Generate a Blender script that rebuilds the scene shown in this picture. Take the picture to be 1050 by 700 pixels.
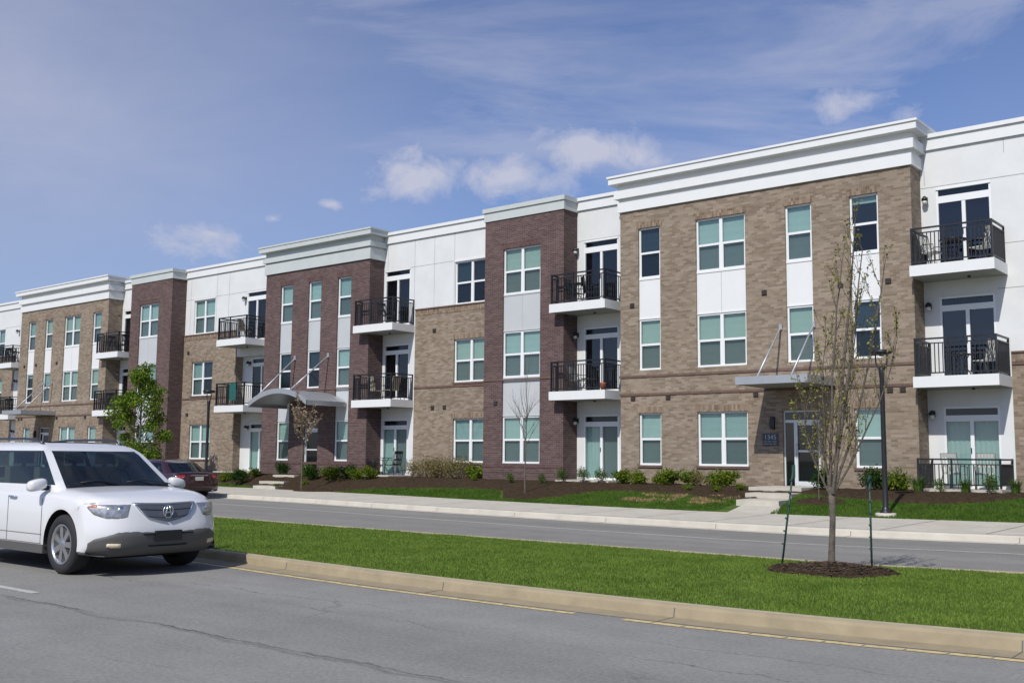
import bpy, bmesh, math, random
import numpy as np
from mathutils import Vector, Matrix, noise
random.seed(7); np.random.seed(7)
PI = math.pi
for o in list(bpy.data.objects): bpy.data.objects.remove(o)
S = bpy.context.scene
C = bpy.context.scene.collection
# ------------------------------------------------------------------ camera
cam = bpy.data.cameras.new('camera'); co = bpy.data.objects.new('camera', cam); C.objects.link(co); S.camera = co
Rv = Vector((0.77302477, 0.63431555, 0.00874545)); Uv = Vector((0.0628079, -0.09024607, 0.99393703)); Fv = Vector((-0.63125896, 0.76778866, 0.10960248))
co.matrix_world = Matrix(((Rv.x, Uv.x, -Fv.x, 0), (Rv.y, Uv.y, -Fv.y, 0), (Rv.z, Uv.z, -Fv.z, 1.5), (0, 0, 0, 1)))
cam.sensor_width = 36; cam.lens = 36*1080/1050; cam.clip_start = .1; cam.clip_end = 3000
# ------------------------------------------------------------------ world, sun, exposure
SUND = Vector((.43, -2.0, 1.98)).normalized()      # towards the sun
elev = math.asin(SUND.z); azim = math.atan2(SUND.x, SUND.y)
W = bpy.data.worlds.new("World"); S.world = W; W.use_nodes = True
S.view_settings.view_transform = 'Standard'; S.view_settings.look = 'None'; S.view_settings.gamma = 1; S.view_settings.use_curve_mapping = False
S.view_settings.exposure = -.08
def build_world():
    nt = W.node_tree; nt.nodes.clear(); N = nt.nodes.new; L = nt.links.new
    out = N('ShaderNodeOutputWorld'); bg = N('ShaderNodeBackground'); bg.inputs[1].default_value = .095; L(bg.outputs[0], out.inputs[0])
    sky = N('ShaderNodeTexSky'); sky.sky_type = 'NISHITA'; sky.sun_disc = False; sky.sun_elevation = elev; sky.sun_rotation = azim
    sky.altitude = 200; sky.air_density = 1.0; sky.dust_density = 1.0; sky.ozone_density = 1.6
    tc = N('ShaderNodeTexCoord')
    def vm(op, a, b=None):
        n = N('ShaderNodeVectorMath'); n.operation = op; L(a, n.inputs[0])
        if b is not None: n.inputs[1].default_value = b
        return n
    def m(op, a, b, c=None, cl=False):
        n = N('ShaderNodeMath'); n.operation = op; n.use_clamp = cl
        for i, v in enumerate((a, b, c)):
            if v is None: continue
            if isinstance(v, (int, float)): n.inputs[i].default_value = v
            else: L(v, n.inputs[i])
        return n.outputs[0]
    def noise_(vec, scale, det, rough, dist=0):
        n = N('ShaderNodeTexNoise'); n.inputs['Scale'].default_value = scale; n.inputs['Detail'].default_value = det
        n.inputs['Roughness'].default_value = rough; n.inputs['Distortion'].default_value = dist; L(vec, n.inputs['Vector']); return n.outputs['Fac']
    d = tc.outputs['Generated']
    # thin high cirrus, drawn out along one wind direction
    rot = N('ShaderNodeVectorRotate'); rot.rotation_type = 'Z_AXIS'; rot.inputs['Angle'].default_value = math.radians(-32); L(d, rot.inputs['Vector'])
    st = vm('MULTIPLY', rot.outputs[0], (1.3, 4, 6.5))
    c1 = noise_(st.outputs[0], 1.7, 9, .62, .5)
    big = noise_(d, 2.1, 3, .5)
    cir = m('MULTIPLY', m('SUBTRACT', c1, .45, cl=True), m('MULTIPLY', m('SUBTRACT', big, .27, cl=True), 5.0))
    cir = m('MULTIPLY', cir, 3.4, cl=True)
    veil = m('MULTIPLY', m('SUBTRACT', noise_(vm('MULTIPLY', d, (1, 1, 2)).outputs[0], 1.4, 4, .5), .44, cl=True), .9)
    # fair-weather puffs low over the roof line
    sep = N('ShaderNodeSeparateXYZ'); L(d, sep.inputs[0])
    pf = noise_(vm('MULTIPLY', d, (1, 1, 1.5)).outputs[0], 15.0, 10, .66, .35)
    def spot(v, k, w):
        v = Vector(v).normalized(); n = N('ShaderNodeVectorMath'); n.operation = 'SUBTRACT'; L(d, n.inputs[0]); n.inputs[1].default_value = v
        s2 = vm('MULTIPLY', n.outputs[0], (1, 1, 2.2)); ln = N('ShaderNodeVectorMath'); ln.operation = 'LENGTH'; L(s2.outputs[0], ln.inputs[0])
        return m('MULTIPLY', m('SUBTRACT', 1, m('DIVIDE', ln.outputs['Value'], w), cl=True), k)
    def pd(u, v): return Fv + Rv*(u-525)/1080 - Uv*(v-350)/1080
    tot = None
    for (u, v, k, w) in [(425, 180, .56, .095), (520, 180, .58, .085), (600, 155, .62, .085), (560, 186, .4, .075), (660, 162, .36, .09), (338, 210, .45, .022), (870, 108, .42, .07), (280, 224, .4, .02), (210, 245, .42, .10), (385, 195, .4, .05), (470, 168, .36, .05), (930, 120, .3, .05), (1900, 200, .4, .25), (-900, 150, .4, .25)]:
        s_ = spot(pd(u, v), k, w)
        tot = s_ if tot is None else m('MAXIMUM', tot, s_)
    puff = m('MULTIPLY', m('SUBTRACT', m('ADD', pf, tot), .655, cl=True), 3.0, cl=True)
    lowveil = m('MULTIPLY', m('SUBTRACT', 1, m('MULTIPLY', sep.outputs[2], 3.4), cl=True), .10)
    lv_ = m('MULTIPLY', spot(pd(-40, 80), .62, .5), m('ADD', .45, c1))
    veil = m('ADD', m('MULTIPLY', veil, .4), lv_, cl=True)
    mask = m('MAXIMUM', m('MULTIPLY', puff, .92), m('MULTIPLY', cir, .40))
    mask = m('MAXIMUM', mask, m('ADD', veil, lowveil, cl=True), cl=True)
    tint = N('ShaderNodeMix'); tint.data_type = 'RGBA'; tint.blend_type = 'MULTIPLY'; tint.inputs[0].default_value = 1; L(sky.outputs[0], tint.inputs[6]); tint.inputs[7].default_value = (.90, .97, 1.27, 1)
    mx = N('ShaderNodeMix'); mx.data_type = 'RGBA'; L(mask, mx.inputs[0]); L(tint.outputs[2], mx.inputs[6]); mx.inputs[7].default_value = (6.2, 6.35, 7.7, 1)
    L(mx.outputs[2], bg.inputs[0])
build_world()
sun = bpy.data.lights.new('sun', 'SUN'); sun.energy = 4.3; sun.angle = math.radians(.53); sun.color = (1, .965, .90)
so = bpy.data.objects.new('sun', sun); C.objects.link(so); so.rotation_euler = (-SUND).to_track_quat('-Z', 'Y').to_euler()
so.location = (0, -20, 40)

# ------------------------------------------------------------------ materials
MATS = {}
def mat(name, col=(.5, .5, .5), rough=.6, metal=0, spec=.5, noise_amt=0, noise_scale=6, bump=0, coat=0, col2=None, bump_scale=None):
    if name in MATS: return MATS[name]
    m = bpy.data.materials.new(name); m.use_nodes = True; nt = m.node_tree; b = nt.nodes['Principled BSDF']
    b.inputs['Base Color'].default_value = (*col, 1); b.inputs['Roughness'].default_value = rough; b.inputs['Metallic'].default_value = metal
    b.inputs['Specular IOR Level'].default_value = spec; b.inputs['Coat Weight'].default_value = coat; b.inputs['Coat Roughness'].default_value = .04
    tc = nt.nodes.new('ShaderNodeTexCoord')
    if noise_amt or col2:
        n = nt.nodes.new('ShaderNodeTexNoise'); n.inputs['Scale'].default_value = noise_scale; n.inputs['Detail'].default_value = 6; n.inputs['Roughness'].default_value = .6
        nt.links.new(tc.outputs['Object'], n.inputs['Vector'])
        r = nt.nodes.new('ShaderNodeValToRGB'); c2 = col2 or tuple(min(1, c*(1+noise_amt)) for c in col); c1 = tuple(c*(1-noise_amt) for c in col) if not col2 else col
        r.color_ramp.elements[0].position = .3; r.color_ramp.elements[1].position = .7
        r.color_ramp.elements[0].color = (*c1, 1); r.color_ramp.elements[1].color = (*c2, 1)
        nt.links.new(n.outputs['Fac'], r.inputs[0]); nt.links.new(r.outputs[0], b.inputs['Base Color'])
    if bump:
        n = nt.nodes.new('ShaderNodeTexNoise'); n.inputs['Scale'].default_value = bump_scale or noise_scale*6; n.inputs['Detail'].default_value = 4
        nt.links.new(tc.outputs['Object'], n.inputs['Vector'])
        bp = nt.nodes.new('ShaderNodeBump'); bp.inputs['Strength'].default_value = bump; bp.inputs['Distance'].default_value = .02
        nt.links.new(n.outputs['Fac'], bp.inputs['Height']); nt.links.new(bp.outputs[0], b.inputs['Normal'])
    MATS[name] = m; return m
def brick_mat(name, shades, mortar, soldier=False):
    m = bpy.data.materials.new(name); m.use_nodes = True; nt = m.node_tree; b = nt.nodes['Principled BSDF']; N = nt.nodes.new; L = nt.links.new
    b.inputs['Roughness'].default_value = .85; b.inputs['Specular IOR Level'].default_value = .25
    g = N('ShaderNodeNewGeometry'); sp = N('ShaderNodeSeparateXYZ'); L(g.outputs['Position'], sp.inputs[0])
    def mm(op, a, bb=None, cl=False):
        n = N('ShaderNodeMath'); n.operation = op; n.use_clamp = cl
        for i, v in enumerate((a, bb)):
            if v is None: continue
            if isinstance(v, (int, float)): n.inputs[i].default_value = v
            else: L(v, n.inputs[i])
        return n.outputs[0]
    u = mm('ADD', sp.outputs[0], sp.outputs[1]); z = sp.outputs[2]
    bw, bh = (.0677, .203) if soldier else (.203, .0677)
    rz = mm('DIVIDE', z, bh); row = mm('FLOOR', rz)
    off = mm('MULTIPLY', mm('MODULO', row, 2), 0 if soldier else .5)
    cu = mm('ADD', mm('DIVIDE', u, bw), off); col = mm('FLOOR', cu)
    cb = N('ShaderNodeCombineXYZ'); L(col, cb.inputs[0]); L(row, cb.inputs[1])
    wn = N('ShaderNodeTexWhiteNoise'); wn.noise_dimensions = '2D'; L(cb.outputs[0], wn.inputs['Vector'])
    # low-frequency batches of brick: the wall is mottled in streaks a few bricks wide
    nb = N('ShaderNodeTexNoise'); nb.inputs['Scale'].default_value = 1.0; nb.inputs['Detail'].default_value = 3
    cs = N('ShaderNodeCombineXYZ'); L(mm('MULTIPLY', u, 1.3), cs.inputs[0]); L(mm('MULTIPLY', z, 4.0), cs.inputs[1]); L(cs.outputs[0], nb.inputs['Vector'])
    fac = mm('ADD', mm('MULTIPLY', wn.outputs['Value'], .66), mm('MULTIPLY', mm('SUBTRACT', nb.outputs['Fac'], .15), .45), cl=True)
    r = N('ShaderNodeValToRGB'); r.color_ramp.interpolation = 'LINEAR'
    while len(r.color_ramp.elements) < len(shades): r.color_ramp.elements.new(.5)
    for i, s_ in enumerate(shades):
        r.color_ramp.elements[i].position = i/(len(shades)-1); r.color_ramp.elements[i].color = (*s_, 1)
    L(fac, r.inputs[0])
    fu = mm('FRACT', cu); fz = mm('FRACT', rz); mw = .010
    em = mm('MINIMUM', mm('MULTIPLY', mm('MINIMUM', fu, mm('SUBTRACT', 1, fu)), bw), mm('MULTIPLY', mm('MINIMUM', fz, mm('SUBTRACT', 1, fz)), bh))
    mk = mm('SUBTRACT', 1, mm('MULTIPLY', em, 1/(mw*.5)), cl=True)
    mx = N('ShaderNodeMix'); mx.data_type = 'RGBA'; L(mk, mx.inputs[0]); L(r.outputs[0], mx.inputs[6]); mx.inputs[7].default_value = (*mortar, 1)
    # weathering: broad damp/dust variation
    nw = N('ShaderNodeTexNoise'); nw.inputs['Scale'].default_value = .6; nw.inputs['Detail'].default_value = 5; L(g.outputs['Position'], nw.inputs['Vector'])
    ws = N('ShaderNodeMapRange'); ws.inputs['To Min'].default_value = .82; ws.inputs['To Max'].default_value = 1.15; L(nw.outputs['Fac'], ws.inputs[0])
    hs = N('ShaderNodeHueSaturation'); L(mx.outputs[2], hs.inputs['Color']); L(ws.outputs[0], hs.inputs['Value'])
    L(hs.outputs[0], b.inputs['Base Color'])
    bp = N('ShaderNodeBump'); bp.inputs['Strength'].default_value = .35; bp.inputs['Distance'].default_value = .01; bp.invert = True
    L(mk, bp.inputs['Height']); L(bp.outputs[0], b.inputs['Normal'])
    MATS[name] = m; return m
M_tan = brick_mat('tan_brick', [(.135, .102, .072), (.190, .147, .107), (.232, .184, .137), (.272, .220, .168), (.335, .280, .222)], (.27, .235, .195))
M_tan_s = brick_mat('tan_soldier', [(.10, .066, .045), (.18, .13, .09), (.24, .18, .13), (.33, .26, .20)], (.27, .23, .185), True)
M_brn = brick_mat('maroon_brick', [(.062, .038, .036), (.086, .053, .050), (.108, .068, .064), (.138, .094, .088)], (.26, .225, .21))
M_brn_s = brick_mat('maroon_soldier', [(.060, .034, .032), (.082, .046, .043), (.100, .058, .054), (.128, .08, .074)], (.20, .15, .145), True)
M_belt = mat('belt_brick', (.125, .078, .060), .85, noise_amt=.25, noise_scale=5)
M_white = mat('white_panel', (.62, .63, .625), .62, noise_amt=.05, noise_scale=1.3)
M_trim = mat('white_trim', (.67, .68, .675), .5, noise_amt=.02, noise_scale=2)
M_frame = mat('vinyl_frame', (.72, .735, .735), .35)
M_grey = mat('pale_grey_trim', (.47, .50, .49), .5, noise_amt=.04, noise_scale=2)
M_greyp = mat('grey_spandrel', (.45, .47, .48), .55, noise_amt=.03, noise_scale=2)
M_seam = mat('panel_joint', (.30, .31, .31), .8)
M_metal = mat('silver_canopy', (.42, .44, .46), .42, metal=.55, noise_amt=.05, noise_scale=3)
M_black = mat('black_metal', (.012, .013, .016), .42)
M_conc = mat('light_concrete', (.47, .44, .375), .85, spec=.2, noise_amt=.10, noise_scale=2.2, bump=.15)
M_soff = mat('shaded_soffit', (.27, .285, .25), .7)  # white undersides darkened: their shade is put into the colour
M_roof = mat('roof_membrane', (.45, .45, .44), .8)
M_vent = mat('vent_grille', (.045, .035, .03), .7)
M_blind = mat('window_blind', (.80, .82, .80), .7)
M_blinds = [M_blind, mat('cream_blind', (.78, .77, .70), .7), mat('grey_blind', (.66, .70, .70), .7), M_blind]
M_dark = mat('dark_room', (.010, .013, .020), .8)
M_navy = mat('navy_unlit_room', (.05, .075, .11), .8)  # navy sheet standing for the unlit room behind the glass
def glass(name, tint, gl=.10, rough=.02):
    m = bpy.data.materials.new(name); m.use_nodes = True; nt = m.node_tree; nt.nodes.clear(); N = nt.nodes.new; L = nt.links.new
    o = N('ShaderNodeOutputMaterial'); t = N('ShaderNodeBsdfTransparent'); t.inputs[0].default_value = (*tint, 1)
    g = N('ShaderNodeBsdfGlossy'); g.inputs['Roughness'].default_value = rough; g.inputs[0].default_value = (.92, .95, 1, 1)
    f = N('ShaderNodeLayerWeight'); f.inputs['Blend'].default_value = .28
    mr = N('ShaderNodeMapRange'); mr.inputs['To Min'].default_value = gl*.5; mr.inputs['To Max'].default_value = .85; L(f.outputs['Fresnel'], mr.inputs[0])
    x = N('ShaderNodeMixShader'); L(mr.outputs[0], x.inputs[0]); L(t.outputs[0], x.inputs[1]); L(g.outputs[0], x.inputs[2]); L(x.outputs[0], o.inputs[0])
    MATS[name] = m; return m
G_up = glass('teal_glass', (.55, .69, .67)); G_lo = glass('screened_glass', (.36, .43, .43), .06, .12); G_door = glass('dark_glass', (.30, .38, .46), .10)
G_car = glass('car_glass', (.34, .42, .38), .12)
M_asph = None
def asphalt(name, base, cracks):
    m = bpy.data.materials.new(name); m.use_nodes = True; nt = m.node_tree; b = nt.nodes['Principled BSDF']; N = nt.nodes.new; L = nt.links.new
    b.inputs['Roughness'].default_value = .9; b.inputs['Specular IOR Level'].default_value = .12
    g = N('ShaderNodeNewGeometry'); P = g.outputs['Position']
    def mm(op, a, bb=None, cl=False):
        n = N('ShaderNodeMath'); n.operation = op; n.use_clamp = cl
        for i, v in enumerate((a, bb)):
            if v is None: continue
            if isinstance(v, (int, float)): n.inputs[i].default_value = v
            else: L(v, n.inputs[i])
        return n.outputs[0]
    def nz(scale, det=4, vec=None, rough=.55):
        n = N('ShaderNodeTexNoise'); n.inputs['Scale'].default_value = scale; n.inputs['Detail'].default_value = det; n.inputs['Roughness'].default_value = rough; L(vec or P, n.inputs['Vector']); return n.outputs['Fac']
    mp = N('ShaderNodeMapping'); mp.inputs['Scale'].default_value = (.06, .9, 1); L(P, mp.inputs['Vector'])
    fine = nz(26, 6, None, .85); mid = nz(1.4, 6, None, .65); lane = nz(1.0, 3, mp.outputs[0])
    v = mm('ADD', mm('ADD', mm('MULTIPLY', mm('SUBTRACT', fine, .5), 1.7), mm('MULTIPLY', mm('SUBTRACT', mid, .5), .42)), mm('MULTIPLY', mm('SUBTRACT', lane, .5), .55))
    v = mm('ADD', v, 1)
    sp = N('ShaderNodeSeparateXYZ'); L(P, sp.inputs[0]); x, y = sp.outputs[0], sp.outputs[1]
    if cracks:
        w1 = mm('MULTIPLY', mm('SUBTRACT', nz(.9, 7, None, .6), .5), .55)
        def line(y0, slope, wid, depth, wob):
            d = mm('ABSOLUTE', mm('SUBTRACT', mm('ADD', y, mm('MULTIPLY', wob, 1.0)), mm('ADD', mm('MULTIPLY', x, slope), y0)))
            return mm('MULTIPLY', mm('SUBTRACT', 1, mm('DIVIDE', d, wid), cl=True), depth)
        wf = mm('MULTIPLY', mm('SUBTRACT', nz(5, 6), .5), .16)
        l1 = line(5.42, 0, .026, .75, mm('ADD', wf, mm('MULTIPLY', w1, .45)))
        fade = mm('MULTIPLY', mm('SUBTRACT', nz(.8, 3), .30, cl=True), 3.2, cl=True)
        l1 = mm('MULTIPLY', l1, fade)
        l1b = line(5.36, .0, .05, .28, mm('MULTIPLY', w1, 1.1))
        l3 = mm('MULTIPLY', line(7.75, .03, .016, .5, mm('MULTIPLY', w1, 1.2)), mm('MULTIPLY', mm('SUBTRACT', nz(.45, 2), .45, cl=True), 7, cl=True))
        l4 = mm('MULTIPLY', line(4.75, .05, .018, .45, mm('MULTIPLY', w1, 1.6)), mm('MULTIPLY', mm('SUBTRACT', nz(.6, 2), .45, cl=True), 7, cl=True))
        l1b = mm('MAXIMUM', l1b, mm('MAXIMUM', l3, l4))
        l2 = mm('MULTIPLY', line(7.0, 0, .014, .55, mm('MULTIPLY', w1, 1.5)), mm('MULTIPLY', mm('SUBTRACT', nz(.35, 2), .42, cl=True), 7, cl=True))
        vo = N('ShaderNodeTexVoronoi'); vo.feature = 'DISTANCE_TO_EDGE'; vo.inputs['Scale'].default_value = .36
        dw = N('ShaderNodeVectorMath'); dw.operation = 'ADD'; nn = N('ShaderNodeTexNoise'); nn.inputs['Scale'].default_value = 1.8; nn.inputs['Detail'].default_value = 6; L(P, nn.inputs['Vector']); L(P, dw.inputs[0]); L(nn.outputs['Color'], dw.inputs[1]); L(dw.outputs[0], vo.inputs['Vector'])
        cr = mm('MULTIPLY', mm('SUBTRACT', 1, mm('DIVIDE', vo.outputs['Distance'], .008), cl=True), mm('MULTIPLY', mm('SUBTRACT', nz(.5, 2), .50, cl=True), 4, cl=True))
        blot = mm('MULTIPLY', mm('SUBTRACT', nz(3.1, 5), .66, cl=True), 2.0, cl=True)
        tot = mm('MAXIMUM', mm('MAXIMUM', l1, l1b), mm('MAXIMUM', mm('MAXIMUM', l2, mm('MULTIPLY', cr, .5)), blot))
        v = mm('MULTIPLY', v, mm('SUBTRACT', 1, tot))
    mx = N('ShaderNodeMix'); mx.data_type = 'RGBA'; mx.blend_type = 'MULTIPLY'; mx.inputs[0].default_value = 1; mx.inputs[6].default_value = (*base, 1)
    cc = N('ShaderNodeCombineColor'); [L(v, cc.inputs[i]) for i in range(3)]; L(cc.outputs[0], mx.inputs[7]); L(mx.outputs[2], b.inputs['Base Color'])
    bp = N('ShaderNodeBump'); bp.inputs['Strength'].default_value = .35; bp.inputs['Distance'].default_value = .006; L(fine, bp.inputs['Height']); L(bp.outputs[0], b.inputs['Normal'])
    MATS[name] = m; return m
M_asph = asphalt('worn_asphalt', (.230, .226, .212), True); M_asph2 = asphalt('far_asphalt', (.218, .213, .196), False)
M_curb = mat('tan_curb_concrete', (.30, .25, .165), .88, spec=.2, noise_amt=.13, noise_scale=3.5, bump=.2)
M_curbtop = mat('pale_curb_top', (.41, .355, .25), .88, spec=.2, noise_amt=.12, noise_scale=5, bump=.2)  # paler tone for the kerb top than for face and gutter
M_yel = mat('yellow_paint', (.56, .44, .20), .75, noise_amt=.3, noise_scale=14)
M_wht = mat('white_paint', (.44, .43, .39), .75, noise_amt=.2, noise_scale=12)
M_soil = mat('lawn_soil', (.05, .085, .018), .95, spec=.05, col2=(.09, .14, .03), noise_scale=3, bump=.5)
M_mulch = mat('dark_mulch', (.024, .016, .010), .95, spec=.05, col2=(.074, .052, .033), noise_scale=9, bump=1.0, bump_scale=45)
M_mulchc = mat('mulch_chip', (.045, .03, .022), .9, spec=.1, col2=(.12, .085, .06), noise_scale=9)
M_grd = mat('distant_ground', (.08, .10, .04), .95, noise_amt=.3, noise_scale=.5)
def foliage(name, c1, c2, scale=2.0, trans=.35):
    m = bpy.data.materials.new(name); m.use_nodes = True; nt = m.node_tree; nt.nodes.clear(); N = nt.nodes.new; L = nt.links.new
    o = N('ShaderNodeOutputMaterial'); d = N('ShaderNodeBsdfDiffuse'); t = N('ShaderNodeBsdfTranslucent'); x = N('ShaderNodeMixShader'); x.inputs[0].default_value = trans
    g = N('ShaderNodeNewGeometry'); n = N('ShaderNodeTexNoise'); n.inputs['Scale'].default_value = scale; n.inputs['Detail'].default_value = 5; n.inputs['Roughness'].default_value = .7; L(g.outputs['Position'], n.inputs['Vector'])
    a = N('ShaderNodeMath'); a.operation = 'ADD'; L(n.outputs['Fac'], a.inputs[0])
    q = N('ShaderNodeMath'); q.operation = 'MULTIPLY_ADD'; q.inputs[1].default_value = .5; q.inputs[2].default_value = -.25; L(g.outputs['Random Per Island'], q.inputs[0]); L(q.outputs[0], a.inputs[1])
    r = N('ShaderNodeValToRGB'); r.color_ramp.elements[0].position = .3; r.color_ramp.elements[1].position = .72; r.color_ramp.elements[0].color = (*c1, 1); r.color_ramp.elements[1].color = (*c2, 1)
    L(a.outputs[0], r.inputs[0]); L(r.outputs[0], d.inputs[0]); L(r.outputs[0], t.inputs[0]); L(d.outputs[0], x.inputs[1]); L(t.outputs[0], x.inputs[2]); L(x.outputs[0], o.inputs[0])
    MATS[name] = m; return m
F_grass = foliage('grass_blades', (.130, .215, .038), (.27, .365, .075), 1.6, .5)
F_grass2 = foliage('lawn_blades', (.048, .105, .018), (.125, .205, .038), 1.4, .35)
F_straw = foliage('dead_straw', (.20, .13, .06), (.42, .32, .17), 6, .2)
F_shrub = foliage('shrub_leaves', (.05, .09, .012), (.20, .26, .03), 7)
F_shrubd = foliage('dark_shrub_leaves', (.015, .04, .010), (.045, .095, .022), 7)
F_shrub2 = foliage('soft_green_leaves', (.04, .09, .02), (.12, .20, .04), 7)
F_tree = foliage('tree_leaves', (.065, .13, .016), (.22, .30, .045), 3.5)
F_bud = foliage('bud_leaves', (.15, .15, .03), (.34, .33, .09), 8)
F_bloss = foliage('dry_blossom', (.20, .15, .10), (.42, .34, .24), 8)
F_twig = foliage('dry_twig_leaves', (.13, .11, .05), (.30, .27, .10), 8)
M_bark = mat('grey_bark', (.125, .105, .085), .9, noise_amt=.45, noise_scale=14, bump=.9)
M_twig = mat('twig_bark', (.13, .105, .08), .9, noise_amt=.2, noise_scale=20)
M_stake = mat('green_stake', (.015, .05, .038), .5)
M_suv = mat('pearl_white_paint', (.66, .665, .67), .3, coat=.8, spec=.5)
M_maroon = mat('maroon_paint', (.028, .005, .007), .3, coat=.9)
M_clad = mat('grey_cladding', (.085, .083, .080), .55)
M_tyre = mat('tyre_rubber', (.018, .018, .02), .8)
M_rim = mat('alloy_rim', (.55, .55, .56), .28, metal=.9)
M_well = mat('wheel_well', (.008, .008, .009), .9)
M_chrome = mat('chrome', (.75, .77, .80), .12, metal=1)
M_grille = mat('satin_grille', (.16, .165, .175), .35, metal=.6)
M_lamp = mat('lamp_reflector', (.36, .37, .38), .2, metal=.6, noise_amt=.5, noise_scale=14)
M_amber = mat('amber_lens', (.60, .16, .05), .25)
M_fog = mat('fog_lens', (.62, .52, .36), .25)
M_tail = mat('tail_lens', (.30, .02, .02), .2, coat=.5)
M_rail = mat('roof_rail', (.05, .055, .07), .3, metal=.5)
M_seat = mat('tan_seat', (.32, .27, .19), .8)
M_plate = mat('plate', (.55, .55, .48), .5)
M_hand = mat('door_handle_metal', (.5, .5, .5), .3, metal=.8)
M_towel = mat('teal_cloth', (.01, .09, .085), .9)
M_fab = mat('tan_sling_fabric', (.45, .38, .27), .85)
M_fabw = mat('pale_fabric', (.55, .56, .52), .85)
M_sign = mat('dark_sign', (.035, .045, .06), .4)
M_sign_t = mat('sign_lettering', (.38, .40, .45), .5)
M_orange = mat('orange_pot', (.25, .08, .04), .6)
M_line = mat('dark_joint', (.13, .125, .11), .8)  # dark line colour for concrete joints and car door seams
M_lens = mat('lamp_glass', (.6, .6, .55), .3)

# ------------------------------------------------------------------ mesh helpers
class MB:
    def __init__(s): s.v = []; s.f = []; s.mi = []; s.mats = []; s.cur = 0; s.sm = []; s.smooth = False
    def mat(s, m):
        if m not in s.mats: s.mats.append(m)
        s.cur = s.mats.index(m); return s
    def face(s, idx): s.f.append(tuple(idx)); s.mi.append(s.cur); s.sm.append(s.smooth)
    def poly(s, pts):
        b = len(s.v); s.v += [tuple(p) for p in pts]; s.face(range(b, b+len(pts)))
    def box(s, x0, x1, y0, y1, z0, z1):
        b = len(s.v)
        s.v += [(x0, y0, z0), (x1, y0, z0), (x1, y1, z0), (x0, y1, z0), (x0, y0, z1), (x1, y0, z1), (x1, y1, z1), (x0, y1, z1)]
        for q in ((0, 3, 2, 1), (4, 5, 6, 7), (0, 1, 5, 4), (1, 2, 6, 5), (2, 3, 7, 6), (3, 0, 4, 7)): s.face([b+i for i in q])
    def prism(s, pts, z0, z1):
        b = len(s.v); n = len(pts); s.v += [(x, y, z0) for x, y in pts] + [(x, y, z1) for x, y in pts]
        s.face([b+i for i in range(n)][::-1]); s.face([b+n+i for i in range(n)])
        for i in range(n): j = (i+1) % n; s.face((b+i, b+j, b+n+j, b+n+i))
    def tube(s, pts, rads, seg=6, cap=True):
        pts = [Vector(p) for p in pts]
        if isinstance(rads, (int, float)): rads = [rads]*len(pts)
        b = len(s.v); a = None
        for i, p in enumerate(pts):
            d = (pts[min(i+1, len(pts)-1)]-pts[max(i-1, 0)])
            if d.length < 1e-9: d = Vector((0, 0, 1))
            d.normalize()
            if a is None: a = d.orthogonal().normalized()
            else:
                a = a-d*a.dot(d)
                a = a.normalized() if a.length > 1e-6 else d.orthogonal().normalized()
            c = d.cross(a)
            for k in range(seg):
                t = 2*PI*k/seg; s.v.append(tuple(p+(a*math.cos(t)+c*math.sin(t))*rads[i]))
        sm = s.smooth; s.smooth = True
        for i in range(len(pts)-1):
            for k in range(seg): k2 = (k+1) % seg; s.face((b+i*seg+k, b+i*seg+k2, b+(i+1)*seg+k2, b+(i+1)*seg+k))
        s.smooth = sm
        if cap: s.face([b+k for k in range(seg)][::-1]); s.face([b+(len(pts)-1)*seg+k for k in range(seg)])
    def lathe(s, prof, center, axis='z', seg=24, cap=True):
        b = len(s.v); cx, cy, cz = center
        for (r, h) in prof:
            for k in range(seg):
                t = 2*PI*k/seg; a, c = r*math.cos(t), r*math.sin(t)
                s.v.append((cx+a, cy+c, cz+h) if axis == 'z' else ((cx+a, cy+h, cz+c) if axis == 'y' else (cx+h, cy+a, cz+c)))
        sm = s.smooth; s.smooth = True
        for i in range(len(prof)-1):
            for k in range(seg): k2 = (k+1) % seg; s.face((b+i*seg+k, b+i*seg+k2, b+(i+1)*seg+k2, b+(i+1)*seg+k))
        s.smooth = sm
        if cap:
            if prof[0][0] > 1e-4: s.face([b+k for k in range(seg)][::-1])
            if prof[-1][0] > 1e-4: s.face([b+(len(prof)-1)*seg+k for k in range(seg)])
    def grid(s, rows, closed=False):
        b = len(s.v); n = len(rows[0])
        for r in rows: s.v += [tuple(p) for p in r]
        for i in range(len(rows)-1):
            for k in range(n if closed else n-1):
                k2 = (k+1) % n; s.face((b+i*n+k, b+i*n+k2, b+(i+1)*n+k2, b+(i+1)*n+k))
    def mesh(s, name, recalc=False):
        me = bpy.data.meshes.new(name); me.from_pydata(s.v, [], s.f)
        for m in s.mats: me.materials.append(m)
        me.polygons.foreach_set('material_index', s.mi); me.polygons.foreach_set('use_smooth', s.sm)
        if recalc:
            bm = bmesh.new(); bm.from_mesh(me); bmesh.ops.recalc_face_normals(bm, faces=bm.faces); bm.to_mesh(me); bm.free()
        me.update(); return me
def link(name, me, parent=None, loc=(0, 0, 0), rz=0):
    o = bpy.data.objects.new(name, me); C.objects.link(o); o.location = loc; o.rotation_euler = (0, 0, rz)
    if parent is not None: o.parent = parent
    return o
def build(name, mb, parent=None, loc=(0, 0, 0), rz=0, recalc=False): return link(name, mb.mesh(name, recalc), parent, loc, rz)
def tag(o, label=None, cat=None, group=None, kind=None):
    if label: o['label'] = label
    if cat: o['category'] = cat
    if group: o['group'] = group
    if kind: o['kind'] = kind
    return o
def thing(name, loc, label, cat, group=None, rz=0):
    return tag(link(name, None, None, loc, rz), label, cat, group)
def copy_tree(o, parent=None):
    c = o.copy(); C.objects.link(c)
    if parent is not None: c.parent = parent
    for ch in list(o.children): copy_tree(ch, c)
    return c

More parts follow.
